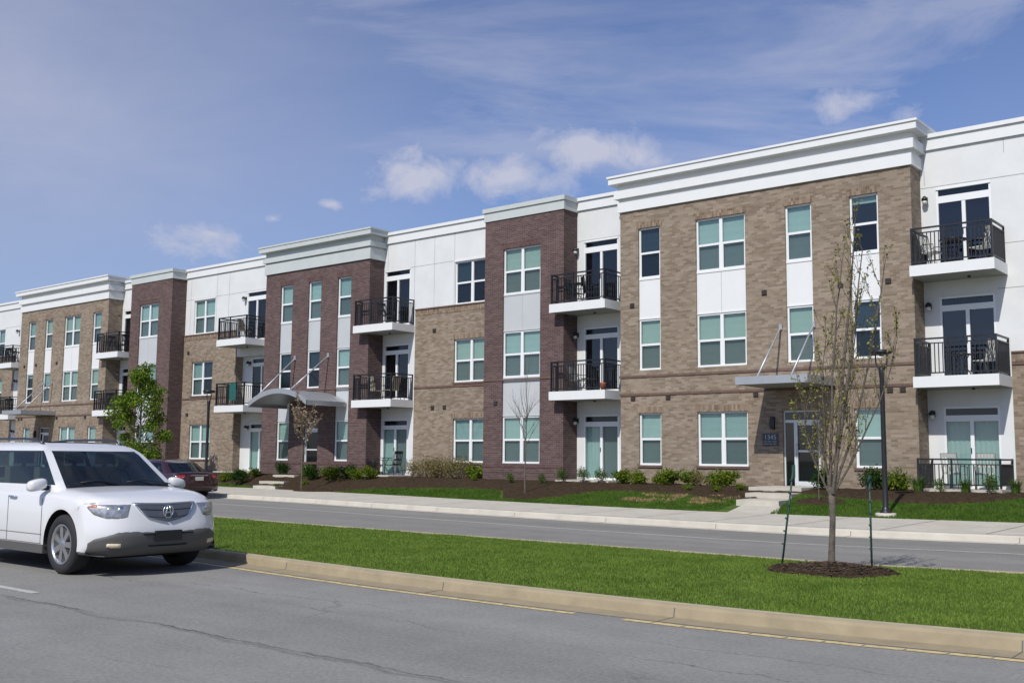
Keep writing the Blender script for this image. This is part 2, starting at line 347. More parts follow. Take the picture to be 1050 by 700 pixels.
# ------------------------------------------------------------------ ground lines (x -> y)
def curve(tab, w=1.5):
    xs = np.array([t[0] for t in tab], float); ys = np.array([t[1] for t in tab], float)
    def f(x): return float(np.mean(np.interp(x+np.linspace(-w, w, 9), xs, ys)))
    return f
y_curb = curve([(-60, 9.5), (-13.65, 9.42), (-11, 9.2), (-9, 9.06), (-6.4, 9.02), (-3.84, 9.1), (-2.3, 9.38), (4, 9.8), (40, 9.8)], 1)
y_medfar = curve([(-60, 14.6), (-20.9, 14.35), (-17, 14.1), (-5, 14.0), (-3.6, 14.5), (2, 14.9), (40, 14.9)], 1)
y_line = curve([(-60, 20.6), (-28.6, 19.75), (-23.6, 19.4), (-19, 18.85), (-13, 18.3), (-8.5, 18.1), (-6.7, 18.4), (-4.6, 18.9), (2, 19.2)])
y_fg = curve([(-60, 23), (-45, 22.8), (-31, 22.2), (-27, 22.0), (-21.6, 21.25), (-14.7, 20.6), (-9.7, 20.35), (-7.2, 20.5), (-5.3, 21.1), (2, 21.6)])
y_sb = curve([(-60, 27), (-45, 27), (-37, 26.8), (-32, 26.3), (-25.9, 25.6), (-21.3, 24.8), (-17.4, 24.35), (-13.9, 24.05), (-8.8, 24.45), (-6.15, 25.1), (0, 25.5)])
y_mul = curve([(-75, 27.4), (-38, 27.3), (-36, 27.0), (-32.5, 26.2), (-31.6, 25.55), (-30.8, 25.6), (-28.7, 26.8), (-24.7, 27.1), (-22.4, 26.8), (-21.2, 25.3), (-19.9, 25.2), (-19.4, 26.0), (-18.6, 27.2), (-17, 27.1), (-15.5, 26.8), (-14.5, 26.3), (-13.2, 26.3), (-12.9, 27.9), (-12.3, 27.5), (-9.4, 26.75), (-8.7, 26.7), (-7.5, 27.2), (-6.9, 28.1), (-6.3, 28.4), (-4, 27.3), (10, 27.0)], .25)
def lawn_z(x, y):
    s_ = y_sb(x); t = min(1, max(0, (y-s_)/(28.7-s_))); return .19+.50*(t*.65+.35*(t*t*(3-2*t)))
def strip(name, f0, f1, z, m, x0=-78, x1=30, step=1.0, n=1, zf=None, **k):
    mb = MB().mat(m); mb.smooth = True; rows = []; x = x0
    while x <= x1+1e-6:
        a, b_ = f0(x), f1(x); rows.append([(x, a+(b_-a)*i/n, z if zf is None else zf(x, a+(b_-a)*i/n, i/n)) for i in range(n+1)]); x += step
    mb.grid(rows); mb.f = [q[::-1] for q in mb.f]
    return tag(build(name, mb), kind='structure', **k)
mb = MB().mat(M_grd); mb.poly([(-1500, -1500, -.03), (1500, -1500, -.03), (1500, 1500, -.03), (-1500, 1500, -.03)]); tag(build('ground', mb), kind='structure')
strip('near_road', lambda x: -6.0, lambda x: y_curb(x)-.42, 0, M_asph, x0=-90, x1=40)
strip('far_road', lambda x: y_medfar(x)+.1, lambda x: y_fg(x)+.01, 0, M_asph2, x0=-90, x1=40)
def kerb(name, fa, sgn, z=.13, wide=.29, x0=-90, x1=40, joint=3.0):
    """gutter pan, face, rounded lip and top; fa = y of the gutter edge, sgn = +1 when the top lies towards +y"""
    mb = MB().mat(M_curb); x = x0; rows = []
    prof = [(0, .004), (wide, .010), (wide+.02, z-.035), (wide+.035, z-.010), (wide+.06, z)]
    while x <= x1+1e-6:
        rows.append([(x, fa(x)+sgn*a, b_) for a, b_ in prof]); x += .5
    mb.grid(rows); mb.mat(M_curbtop)
    rows2 = [[r[-1], (r[0][0], fa(r[0][0])+sgn*(wide+.16), z), (r[0][0], fa(r[0][0])+sgn*(wide+.16), -.02)] for r in rows]
    mb.grid(rows2)
    if sgn > 0: mb.f = [q[::-1] for q in mb.f]
    mb.mat(M_line); x = x0+.7
    while x < x1:
        y = fa(x); mb.poly([(x, y, .0065), (x+.012, y, .0065), (x+.012, y+sgn*wide, .0125), (x, y+sgn*wide, .0125)])
        y1 = y+sgn*(wide-.003); mb.poly([(x, y1, .012), (x+.012, y1, .012), (x+.012, y1+sgn*.02, z-.033), (x, y1+sgn*.02, z-.033)])
        x += joint
    return tag(build(name, mb), kind='structure')
kerb('median_kerb', lambda x: y_curb(x)-.45, 1)
kerb('median_far_kerb', lambda x: y_medfar(x)+.45, -1)
# far kerb and sidewalk are one light concrete
M_curb, M_curbtop = M_conc, M_conc
kerb('sidewalk_kerb', y_fg, 1, z=.14, wide=.34)
def walkz(x, y, t): return .14+.05*t
strip('sidewalk', lambda x: y_fg(x)+.50, y_sb, .14, M_conc, zf=walkz, x0=-90, x1=40, n=3)
mbj = MB().mat(M_line)
for i in range(60):
    x = -80+i*1.9; a = y_fg(x)+.50; b_ = y_sb(x)
    mbj.poly([(x, a, .145), (x+.018, a, .145), (x+.018, b_, .195), (x, b_, .195)])
x = -80.0
while x < 30:                      # long joint between kerb top and walk
    mbj.poly([(x, y_fg(x)+.50, .1435), (x, y_fg(x)+.522, .1435), (x+1, y_fg(x+1)+.522, .1435), (x+1, y_fg(x+1)+.50, .1435)][::-1]); x += 1
tag(build('sidewalk_joints', mbj), kind='structure')
# road markings
mb = MB().mat(M_yel)
def yellow(x0, x1):
    x = x0
    while x < x1-1e-6:
        xe = min(x+.32, x1); e = lambda q: y_curb(q)-.50+.02*noise.noise(Vector((q*2.3, 0, 1)))
        w = .095+.025*noise.noise(Vector((x*3, 5, 2)))
        if noise.noise(Vector((x*5.1, 3, 9))) < .62:
            mb.poly([(x, e(x)-w, .004), (xe-.015, e(xe)-w, .004), (xe-.015, e(xe), .004), (x, e(x), .004)])
        x = xe
yellow(-40, -6.15); yellow(-5.6, 14)
tag(build('yellow_edge_line', mb), kind='structure')
mb = MB().mat(M_wht); mb.box(-14.6, -11.35, 5.68, 5.78, .003, .0045); mb.box(-26.8, -23.6, 5.7, 5.8, .003, .0045); mb.box(-2, 1, 5.5, 5.6, .003, .0045)
x = -60.0
while x < 20: mb.poly([(x, y_line(x), .004), (x+1, y_line(x+1), .004), (x+1, y_line(x+1)+.11, .004), (x, y_line(x)+.11, .004)]); x += 1
tag(build('white_lane_line', mb), kind='structure')
# median soil and front lawn
def med_z(x, y):
    a, b_ = y_curb(x), y_medfar(x); t = min(1, max(0, (y-a)/(b_-a))); return .112+.035*math.sin(PI*t)+.012*noise.noise(Vector((x*1.3, y*1.3, 0)))
strip('median_soil', lambda x: y_curb(x)-.01, lambda x: y_medfar(x)+.01, .1, M_soil, x0=-90, x1=40, n=14, step=.7, zf=lambda x, y, t: med_z(x, y))
strip('lawn_soil', y_sb, lambda x: 30.9, .1, M_soil, x0=-90, x1=40, n=16, step=.7, zf=lambda x, y, t: lawn_z(x, y)-.012)
def mz(x, y, t): return lawn_z(x, y)+(-.03 if t == 0 else .02+.03*noise.noise(Vector((x*2.1, y*2.1, 3)))+.02*noise.noise(Vector((x*7, y*7, 1))))
strip('mulch_bed', y_mul, lambda x: 30.9, .1, M_mulch, x0=-78, x1=10, n=26, step=.14, zf=mz)

def blades(name, pts, zf, h, w, m, lean=.5, **k):
    """many single-triangle blades in one mesh"""
    n = len(pts); v = np.zeros((n, 3, 3)); a = np.random.rand(n)*2*PI; hh = h*(.55+.75*np.random.rand(n)); ww = w*(.7+.6*np.random.rand(n))
    z = np.array([zf(p[0], p[1]) for p in pts]); l = lean*hh*np.random.rand(n); la = np.random.rand(n)*2*PI
    v[:, 0, 0] = pts[:, 0]-np.cos(a)*ww; v[:, 0, 1] = pts[:, 1]-np.sin(a)*ww; v[:, 1, 0] = pts[:, 0]+np.cos(a)*ww; v[:, 1, 1] = pts[:, 1]+np.sin(a)*ww
    v[:, 0, 2] = z-.01; v[:, 1, 2] = z-.01; v[:, 2, 0] = pts[:, 0]+np.cos(la)*l; v[:, 2, 1] = pts[:, 1]+np.sin(la)*l; v[:, 2, 2] = z+hh
    me = bpy.data.meshes.new(name); me.vertices.add(3*n); me.vertices.foreach_set('co', v.reshape(-1)); me.loops.add(3*n); me.loops.foreach_set('vertex_index', np.arange(3*n, dtype=np.int32))
    me.polygons.add(n); me.polygons.foreach_set('loop_start', np.arange(0, 3*n, 3, dtype=np.int32)); me.materials.append(m); me.update(calc_edges=True); me.validate()
    return tag(link(name, me), kind='stuff', **k)
def scatter(xr, fa, fb, dens, rej=None):
    x0, x1 = xr; out = []; xs = np.linspace(x0, x1, int((x1-x0)*2)+2)
    for i in range(len(xs)-1):
        xm = (xs[i]+xs[i+1])/2; a, b_ = fa(xm), fb(xm); dd = dens(xm) if callable(dens) else dens
        n = int(max(0, b_-a)*(xs[i+1]-xs[i])*dd)
        if n: out.append(np.stack([np.random.uniform(xs[i], xs[i+1], n), np.random.uniform(a, b_, n)], 1))
    p = np.concatenate(out)
    if rej is not None: p = p[~rej(p)]
    return p
TREE = (-5.36, 12.80)
def in_ring(p): r = np.hypot((p[:, 0]-TREE[0])/.95, p[:, 1]-TREE[1]); return r < .84+.08*np.sin(np.arctan2(p[:, 1]-TREE[1], p[:, 0]-TREE[0])*5)
def zc(fn):                         # cached height on a coarse grid
    cache = {}
    def f(x, y):
        k = (round(x*4), round(y*6))
        if k not in cache: cache[k] = fn(k[0]/4, k[1]/6)
        return cache[k]
    return f
pm = np.concatenate([scatter((-13, 1), y_curb, y_medfar, 2600, in_ring), scatter((-34, -13), y_curb, y_medfar, 1300)])
blades('median_grass', pm, zc(med_z), .025, .011, F_grass, label='mown bright green grass covering the road median', cat='grass')
def not_lawn(p):
    r = np.array([y > y_mul(x)-.03+.08*noise.noise(Vector((x*4, y*4, 0))) for x, y in p])
    walk = (p[:, 0] > -13.3-.1*(p[:, 1]-25)) & (p[:, 0] < -11.95-.22*(p[:, 1]-25.4))
    walk |= (p[:, 0] > -35.3) & (p[:, 0] < -33.2)
    walk |= np.hypot(p[:, 0]+11.35, p[:, 1]-26.4) < .55
    return r | walk
pl = scatter((-50, -4), y_sb, lambda x: min(28.6, y_mul(x)+.1), 1700, not_lawn)
st = np.array([noise.noise(Vector((x*1.7, y*2.2, 5))) > .02 and -17.1 < x < -13.7 and abs(y-26.1) < .75 for x, y in pl])
blades('lawn_grass', pl[~st], zc(lawn_z), .036, .014, F_grass2, label='dark green strip of lawn behind the sidewalk', cat='grass')
ps = scatter((-17.0, -13.7), lambda x: 25.4, lambda x: 26.8, 900); ps = ps[np.array([noise.noise(Vector((x*1.7, y*2.2, 5))) > -.02 for x, y in ps])]
blades('dead_grass', ps, zc(lawn_z), .05, .014, F_straw, 1.6, label='patch of dead straw-coloured turf beside the front steps', cat='dead turf')
# mulch ring round the median tree, with loose chips
mb = MB().mat(M_mulch); mb.smooth = True; rows = []
for i in range(9):
    r = .88*i/8; rows.append([(TREE[0]+.95*r*math.cos(t), TREE[1]+r*math.sin(t), .165+.075*math.exp(-(r/.45)**2)+.02*noise.noise(Vector((r*8, t*3, 2)))+(-.06 if i == 8 else 0)) for t in [2*PI*k/40 for k in range(40)]])
mb.grid(rows, True); build_ring = build('mulch_ring', mb); tag(build_ring, kind='structure')
mb = MB().mat(M_mulchc)
for _ in range(1500):
    r = abs(random.gauss(0, .42)); t = random.random()*2*PI
    if r > .92: continue
    x, y = TREE[0]+r*math.cos(t), TREE[1]+r*math.sin(t); z = .175+.075*math.exp(-(r/.45)**2); a = random.random()*PI; l = random.uniform(.012, .035); w = .008
    d = Vector((math.cos(a), math.sin(a), random.uniform(-.3, .3)))*l; e = Vector((-math.sin(a), math.cos(a), .2))*w; p = Vector((x, y, z))
    mb.poly([p-d-e, p+d-e, p+d+e, p-d+e])
tag(build('mulch_chips', mb), 'loose bark chips round the foot of the median tree', 'mulch', kind='stuff')
# sapling mulch spot on the lawn
mb = MB().mat(M_mulch); rows = []
for i in range(6):
    r = .62*i/5; rows.append([(-11.35+1.2*r*math.cos(t), 26.45+r*math.sin(t), lawn_z(-11.35, 26.45+r*math.sin(t))+(.035 if i < 5 else -.02)+.01*noise.noise(Vector((r*9, t*3, 1)))) for t in [2*PI*k/24 for k in range(24)]])
mb.grid(rows, True); tag(build('mulch_spot', mb), kind='structure')
# entry steps and patios
mb = MB().mat(M_conc)
for q_ in ([(-12.75, 24.0, .185), (-11.5, 24.2, .185), (-11.95, 25.4, .33), (-13.0, 25.4, .33)],): mb.poly(q_); mb.poly([(x, y, z-.2) for x, y, z in q_][::-1]); [mb.poly([q_[i], (q_[i][0], q_[i][1], q_[i][2]-.2), (q_[(i+1) % 4][0], q_[(i+1) % 4][1], q_[(i+1) % 4][2]-.2), q_[(i+1) % 4]]) for i in range(4)]
mb.prism([(-13.2, 25.4), (-12.0, 25.4), (-12.2, 26.7), (-13.4, 26.7)], .05, .46)
mb.prism([(-13.6, 26.7), (-12.25, 26.7), (-12.4, 27.9), (-13.75, 27.9)], .05, .60)
mb.prism([(-14.1, 27.9), (-12.5, 27.9), (-12.5, 29.68), (-14.1, 29.68)], .05, .74)
tag(build('entry_steps', mb), 'pale concrete steps up to the glass door under the flat canopy', 'steps', 'concrete entry steps')
mb = MB().mat(M_conc)
mb.prism([(-35.3, 26.55), (-33.7, 26.4), (-33.9, 27.3), (-35.5, 27.3)], .05, .30)
mb.prism([(-35.9, 27.3), (-34.3, 27.3), (-34.5, 28.3), (-36.0, 28.3)], .05, .46)
mb.prism([(-36.3, 28.3), (-34.9, 28.3), (-34.9, 29.68), (-36.3, 29.68)], .05, .70)
tag(build('entry_steps', mb), 'short concrete steps leading to the door under the arched canopy', 'steps', 'concrete entry steps')
mb = MB().mat(M_conc)
for a, b_ in [(-9.8, -7.6), (-22.0, -19.8), (-32.1, -30.2), (-41.8, -39.1), (-53.0, -50.5), (-64.6, -62.5), (-60.0, -57.8)]: mb.box(a, b_, 29.15, 30.9, .2, .765)
tag(build('patio_slabs', mb), kind='structure')

# ------------------------------------------------------------------ building
YT, YW = 29.7, 30.53
BO = Vector((-30, 36, .7))
bld = thing('apartment_building', BO, 'long three-storey apartment building in tan brick, maroon brick and white panels', 'building')
def part(name, mb, recalc=False): return build(name, mb, bld, -BO, recalc=recalc)
def wall(mb, x0, x1, z0, z1, y, holes, dep=.14, m=None):
    xs = sorted({x0, x1, *[h[0] for h in holes], *[h[1] for h in holes]}); zs = sorted({z0, z1, *[h[2] for h in holes], *[h[3] for h in holes]})
    xs = [q for q in xs if x0 <= q <= x1]; zs = [q for q in zs if z0 <= q <= z1]
    for i in range(len(xs)-1):
        for j in range(len(zs)-1):
            cx, cz = (xs[i]+xs[i+1])/2, (zs[j]+zs[j+1])/2
            if any(h[0] < cx < h[1] and h[2] < cz < h[3] for h in holes): continue
            mb.poly([(xs[i], y, zs[j]), (xs[i+1], y, zs[j]), (xs[i+1], y, zs[j+1]), (xs[i], y, zs[j+1])])
    for (a, b_, c, d) in holes:
        e = y+dep
        mb.poly([(a, y, c), (a, e, c), (b_, e, c), (b_, y, c)]); mb.poly([(a, y, d), (b_, y, d), (b_, e, d), (a, e, d)])
        mb.poly([(a, y, c), (a, y, d), (a, e, d), (a, e, c)]); mb.poly([(b_, y, c), (b_, e, c), (b_, e, d), (b_, y, d)])
def tower_sides(mb, x0, x1, z0, z1, y0, y1):
    mb.poly([(x1, y0, z0), (x1, y1, z0), (x1, y1, z1), (x1, y0, z1)]); mb.poly([(x0, y1, z0), (x0, y0, z0), (x0, y0, z1), (x0, y1, z1)])
# windows -------------------------------------------------
WM_ = {}
def window_mesh(w, h, n):
    k = (round(w, 2), round(h, 2), n)
    if k in WM_: return WM_[k]
    mb = MB().mat(M_frame); t = .055; mb.box(0, w, 0, .07, h-t, h); mb.box(0, w, -.015, .07, 0, t+.01); mb.box(0, t, 0, .07, t, h-t); mb.box(w-t, w, 0, .07, t, h-t)
    if n == 2: mb.box(w/2-.055, w/2+.055, -.004, .068, t, h-t)
    cells = [(t, w-t)] if n == 1 else [(t, w/2-.055), (w/2+.055, w-t)]
    for a, b_ in cells: mb.box(a, b_, .006, .06, h/2-.035, h/2+.035); mb.box(a, a+.022, .010, .05, t, h/2-.035); mb.box(b_-.022, b_, .010, .05, t, h/2-.035)
    up = MB().mat(G_up); lo = MB().mat(G_lo)
    for a, b_ in cells:
        up.poly([(a, .045, h/2+.035), (b_, .045, h/2+.035), (b_, .045, h-t), (a, .045, h-t)]); lo.poly([(a+.02, .03, t), (b_-.02, .03, t), (b_-.02, .03, h/2-.035), (a+.02, .03, h/2-.035)])
    WM_[k] = (mb.mesh('window'), up.mesh('upper_pane'), lo.mesh('lower_pane'), cells); return WM_[k]
def window(x, y, z, w, h, n, state='blind'):
    me, up, lo, cells = window_mesh(w, h, n)
    o = link('window', me, bld, Vector((x, y, z))-BO); link('upper_pane', up, o); link('lower_pane', lo, o)
    mb = MB(); t = .04; bl_ = random.choice(M_blinds)
    for i, (a, b_) in enumerate(cells):
        zz = h-t; zb = t
        if state == 'dark': mb.mat(M_navy if random.random() < .7 else M_dark)
        elif state == 'left' and i == 1: mb.mat(M_navy)
        else: mb.mat(bl_)
        if state == 'half':
            mb.mat(M_blind); zb = h*.86; mb.poly([(a, .13, t), (b_, .13, t), (b_, .13, zb), (a, .13, zb)]); mb.mi[-1] = mb.cur
            mb.mat(M_dark); mb.mi[-1] = mb.cur
            mb.mat(M_blind)
        # shallow slats; dark-coloured sheets stand for an unlit room
        ns = max(2, int((zz-zb)/.11)); rows = [[(a-.03, .10+(.004 if q % 2 else 0), zb+(zz-zb)*q/ns) for q in range(ns+1)], [(b_+.03, .10+(.004 if q % 2 else 0), zb+(zz-zb)*q/ns) for q in range(ns+1)]]
        mb.grid(rows)
    build('blind', mb, o)
    return o
def spandrel(x0, x1, z0, z1, y, m, seam):
    mb = MB().mat(m); mb.box(x0, x1, y, y+.05, z0, z1)
    mb.mat(m); mb.box(x0, x1, y-.02, y+.001, z1-.05, z1); mb.box(x0, x1, y-.02, y+.001, z0, z0+.04)
    if seam: mb.mat(M_seam); mb.box((x0+x1)/2-.006, (x0+x1)/2+.006, y-.003, y+.001, z0+.04, z1-.05)
    part('spandrel_panel', mb)
def vent(x, z, y):
    mb = MB().mat(M_vent); mb.box(x-.075, x+.075, y-.035, y-.001, z-.075, z+.075)
    for i in range(3): mb.box(x-.085, x+.085, y-.05, y-.034, z-.06+.05*i, z-.04+.05*i)
    part('vent', mb)
def sconce(x, z, y):
    mb = MB().mat(M_black); mb.box(x-.045, x+.045, y-.03, y-.002, z-.08, z+.08); mb.tube([(x, y-.02, z), (x, y-.14, z+.03)], .014); mb.lathe([(.03, .09), (.085, .02), (.09, -.04)], (x, y-.16, z)); mb.mat(M_lens); mb.lathe([(.07, -.03), (.07, -.12), (.02, -.15)], (x, y-.16, z)); part('wall_lamp', mb)
LV = dict(t3=9.22, b3=7.50, t2=6.12, b2=4.42, t1=3.0, b1=1.30)
LE = dict(t3=9.10, b3=7.40, t2=6.05, b2=4.42, t1=3.0, b1=1.30)
def belt(x0, x1, z, y, m=None, h=.075, p=.03):
    mb = MB().mat(m or M_belt); mb.box(x0, x1, y-p, y-.001, z-h/2, z+h/2); part('brick_belt', mb)
def tower(x0, x1, ztop, y, wins, bm, bs, sp, lv=LV, door=None, full=False, states=None):
    """wins = [(x, w, n, floors)]"""
    holes = []; j = 0
    for (x, w, n, fl) in wins:
        if full: holes.append((x, x+w, lv['b1'], lv['t3']))
        else:
            if 3 in fl and 2 in fl: holes.append((x, x+w, lv['b2'], lv['t3']))
            if 1 in fl: holes.append((x, x+w, lv['b1'], lv['t1']))
            if fl == 'span': holes.append((x, x+w, lv['b1'], lv['t3']))
    if door: holes.append(door[:2]+(.70, door[2]))
    mb = MB().mat(bm); wall(mb, x0, x1, .3, ztop, y, holes); tower_sides(mb, x0, x1, .3, ztop, y, YW+.4)
    mb.poly([(x0, y, ztop), (x1, y, ztop), (x1, YW+.4, ztop), (x0, YW+.4, ztop)]); part('brick_wall', mb)
    for (x, w, n, fl) in wins:
        for f in (3, 2, 1):
            if f in fl or full:
                st_ = (states or {}).get((j, f), 'blind'); window(x, y+.07, lv[f'b{f}'], w, lv[f't{f}']-lv[f'b{f}'], n, st_)
        spandrel(x, x+w, lv['t2'], lv['b3'], y+.06, sp, n == 2)
        if full or (isinstance(fl, tuple) and 9 in fl): spandrel(x, x+w, lv['t1'], lv['b2'], y+.06, sp, n == 2)
        # soldier course over the head, brick sill below
        mb = MB().mat(bs); mb.box(x-.08, x+w+.08, y-.008, y-.001, lv['t3']+.002, lv['t3']+.21)
        if not (full or 9 in fl) and 1 in fl: part('soldier_course', mb); mb = MB().mat(bs); mb.box(x-.08, x+w+.08, y-.008, y-.001, lv['t1']+.002, lv['t1']+.21)
        part('soldier_course', mb)
        if 1 in fl: mb = MB().mat(M_belt); mb.box(x-.04, x+w+.04, y-.045, y+.06, lv['b1']-.075, lv['b1']-.003); part('brick_sill', mb)
        j += 1
def cornice(x0, x1, bands, m, ybase, yb=31.2):
    """bands = [(z0, z1, proud)] bottom to top, returned round both ends"""
    mb = MB().mat(m)
    for (z0, z1, p) in bands: mb.box(x0-p, x1+p, ybase-p, yb, z0, z1)
    part('cornice', mb)
TC = [(9.86, 10.20, .07), (10.20, 10.32, .03), (10.32, 10.60, .16), (10.60, 10.82, .05), (10.82, 11.03, .30), (11.03, 11.10, .34)]
EC = [(9.70, 10.17, .07), (10.17, 10.23, .03), (10.23, 10.45, .14), (10.45, 10.70, .04), (10.70, 10.90, .28), (10.90, 10.97, .31)]
CC = [(10.36, 10.70, .04), (10.70, 10.86, .09)]
SG, DB = .85, 1.75
# tan blocks
def tan_block(x0, mirror, y=YT, st_=None):
    W_ = 9.82; x1 = x0+W_
    rel = [(.72, SG, 1, (3, 2, 1)), (2.91, DB, 2, (3, 2, 1)), (6.0, SG, 1, (3, 2)), (8.02, SG, 1, (3, 2, 1))]
    if mirror: rel = [(W_-a-w, w, n, f) for a, w, n, f in rel][::-1]
    dx = (5.80, 6.98) if not mirror else (W_-6.98, W_-5.80)
    tower(x0, x1, 9.86, y, [(x0+a, w, n, f) for a, w, n, f in rel], M_tan, M_tan_s, M_trim, door=(x0+dx[0], x0+dx[1], 2.98), states=st_)
    cornice(x0, x1, TC, M_trim, y); belt(x0-.03, x1+.03, 4.22, y); belt(x0-.03, x1+.03, 3.62, y)
    for a, z in [(.5, 3.5), (1.85, 3.5), (4.95, 3.5), (9.07, 3.5), (9.43, 3.5), (.48, 6.62), (5.29, 6.62), (7.71, 6.62), (9.11, 6.6)]:
        if mirror: a = W_-a
        vent(x0+a, z, y)
    return x0+dx[0], x0+dx[1]
dT = tan_block(-19.66, False, st_={(0, 3): 'dark', (3, 3): 'half', (3, 2): 'dark'})
dS = tan_block(-62.45, True, st_={(0, 2): 'half'})
tan_block(4.6, False)
# maroon towers
def small_tower(x0, x1, xw, st_=None):
    tower(x0, x1, 10.36, YT, [(xw, DB, 2, ())], M_brn, M_brn_s, M_greyp, full=True, states=st_)
    cornice(x0, x1, CC, M_grey, YT); belt(x0-.02, x1+.02, 4.34, YT, M_belt, .06)
    for z in (.98, 1.2): belt(x0-.02, x1+.02, z, YT, M_brn_s, .10 if z > 1 else .03, .012)
small_tower(-25.77, -22.07, -24.87); small_tower(-50.4, -46.62, -49.55); small_tower(-2.9, .9, -2.0)
vent(-25.17, 3.5, YT)
EW = [(-37.95, SG, 1, (3, 2, 1, 9)), (-36.02, SG, 1, (3, 2)), (-34.10, SG, 1, (3, 2, 1, 9))]
def e_tower():
    x0, x1 = -39.02, -32.12; lv = LE
    holes = [(-37.95, -37.10, lv['b1'], lv['t3']), (-36.02, -35.17, lv['b2'], lv['t3']), (-34.10, -33.25, lv['b1'], lv['t3']), (-36.08, -35.14, .70, 2.96)]
    mb = MB().mat(M_brn); wall(mb, x0, x1, .3, 9.70, YT, holes); tower_sides(mb, x0, x1, .3, 9.70, YT, YW+.4); part('brick_wall', mb)
    for (x, fl) in ((-37.95, (3, 2, 1)), (-36.02, (3, 2)), (-34.10, (3, 2, 1))):
        for f in fl: window(x, YT+.07, lv[f'b{f}'], SG, lv[f't{f}']-lv[f'b{f}'], 1, 'dark' if (f == 2 and x < -35) else 'blind')
        spandrel(x, x+SG, lv['t2'], lv['b3'], YT+.06, M_greyp, False)
        if 1 in fl: spandrel(x, x+SG, lv['t1'], lv['b2'], YT+.06, M_greyp, False)
        mb = MB().mat(M_brn_s); mb.box(x-.08, x+SG+.08, YT-.008, YT-.001, lv['t3']+.002, lv['t3']+.21); part('soldier_course', mb)
    cornice(x0, x1, EC, M_grey, YT)
    belt(x0-.02, x1+.02, 1.2, YT, M_brn_s, .10, .012); belt(x0-.02, x1+.02, 4.34, YT, M_belt, .05)
e_tower()
# entrance doors (storefront) -----------------------------
def entrance(x0, x1, ztop, side):
    y = YT+.09; mb = MB().mat(M_metalw); z0 = .74; t = .045
    mb.box(x0, x0+t, y, y+.09, z0, ztop); mb.box(x1-t, x1, y, y+.09, z0, ztop); mb.box(x0+t, x1-t, y, y+.09, ztop-t, ztop); mb.box(x0+t, x1-t, y, y+.09, ztop-.36, ztop-.28)
    xs = x0+t
    if side: mb.box(x0+.32, x0+.37, y, y+.09, z0, ztop-.36); xs = x0+.37
    mb.box(xs, xs+.06, y-.01, y+.06, z0, ztop-.36); mb.box(x1-t-.05, x1-t, y-.01, y+.06, z0, ztop-.36); mb.box(xs, x1-t, y-.008, y+.058, z0, z0+.14)
    mb.box(xs+.08, x1-t-.08, y-.008, y+.058, z0+1.0, z0+1.06); mb.box(xs+.08, x1-t-.08, y-.008, y+.058, ztop-.44, ztop-.36)
    d = part('entrance_door', mb)
    g = MB().mat(G_door); g.poly([(x0+t, y+.03, z0), (x1-t, y+.03, z0), (x1-t, y+.03, ztop-t), (x0+t, y+.03, ztop-t)]); build('glass_pane', g, d)
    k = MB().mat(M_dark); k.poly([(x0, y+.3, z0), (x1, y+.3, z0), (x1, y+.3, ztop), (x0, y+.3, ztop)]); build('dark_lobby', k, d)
    h = MB().mat(M_hand); h.tube([(xs+.04, y-.05, z0+.85), (xs+.04, y-.07, z0+.9), (xs+.04, y-.07, z0+1.2), (xs+.04, y-.05, z0+1.25)], .012); build('handle', h, d)
M_metalw = mat('pale_aluminium', (.62, .64, .64), .4, metal=.2)
entrance(dT[0], dT[1], 2.98, True); entrance(dS[0], dS[1], 2.98, True); entrance(-36.08, -35.14, 2.96, False)
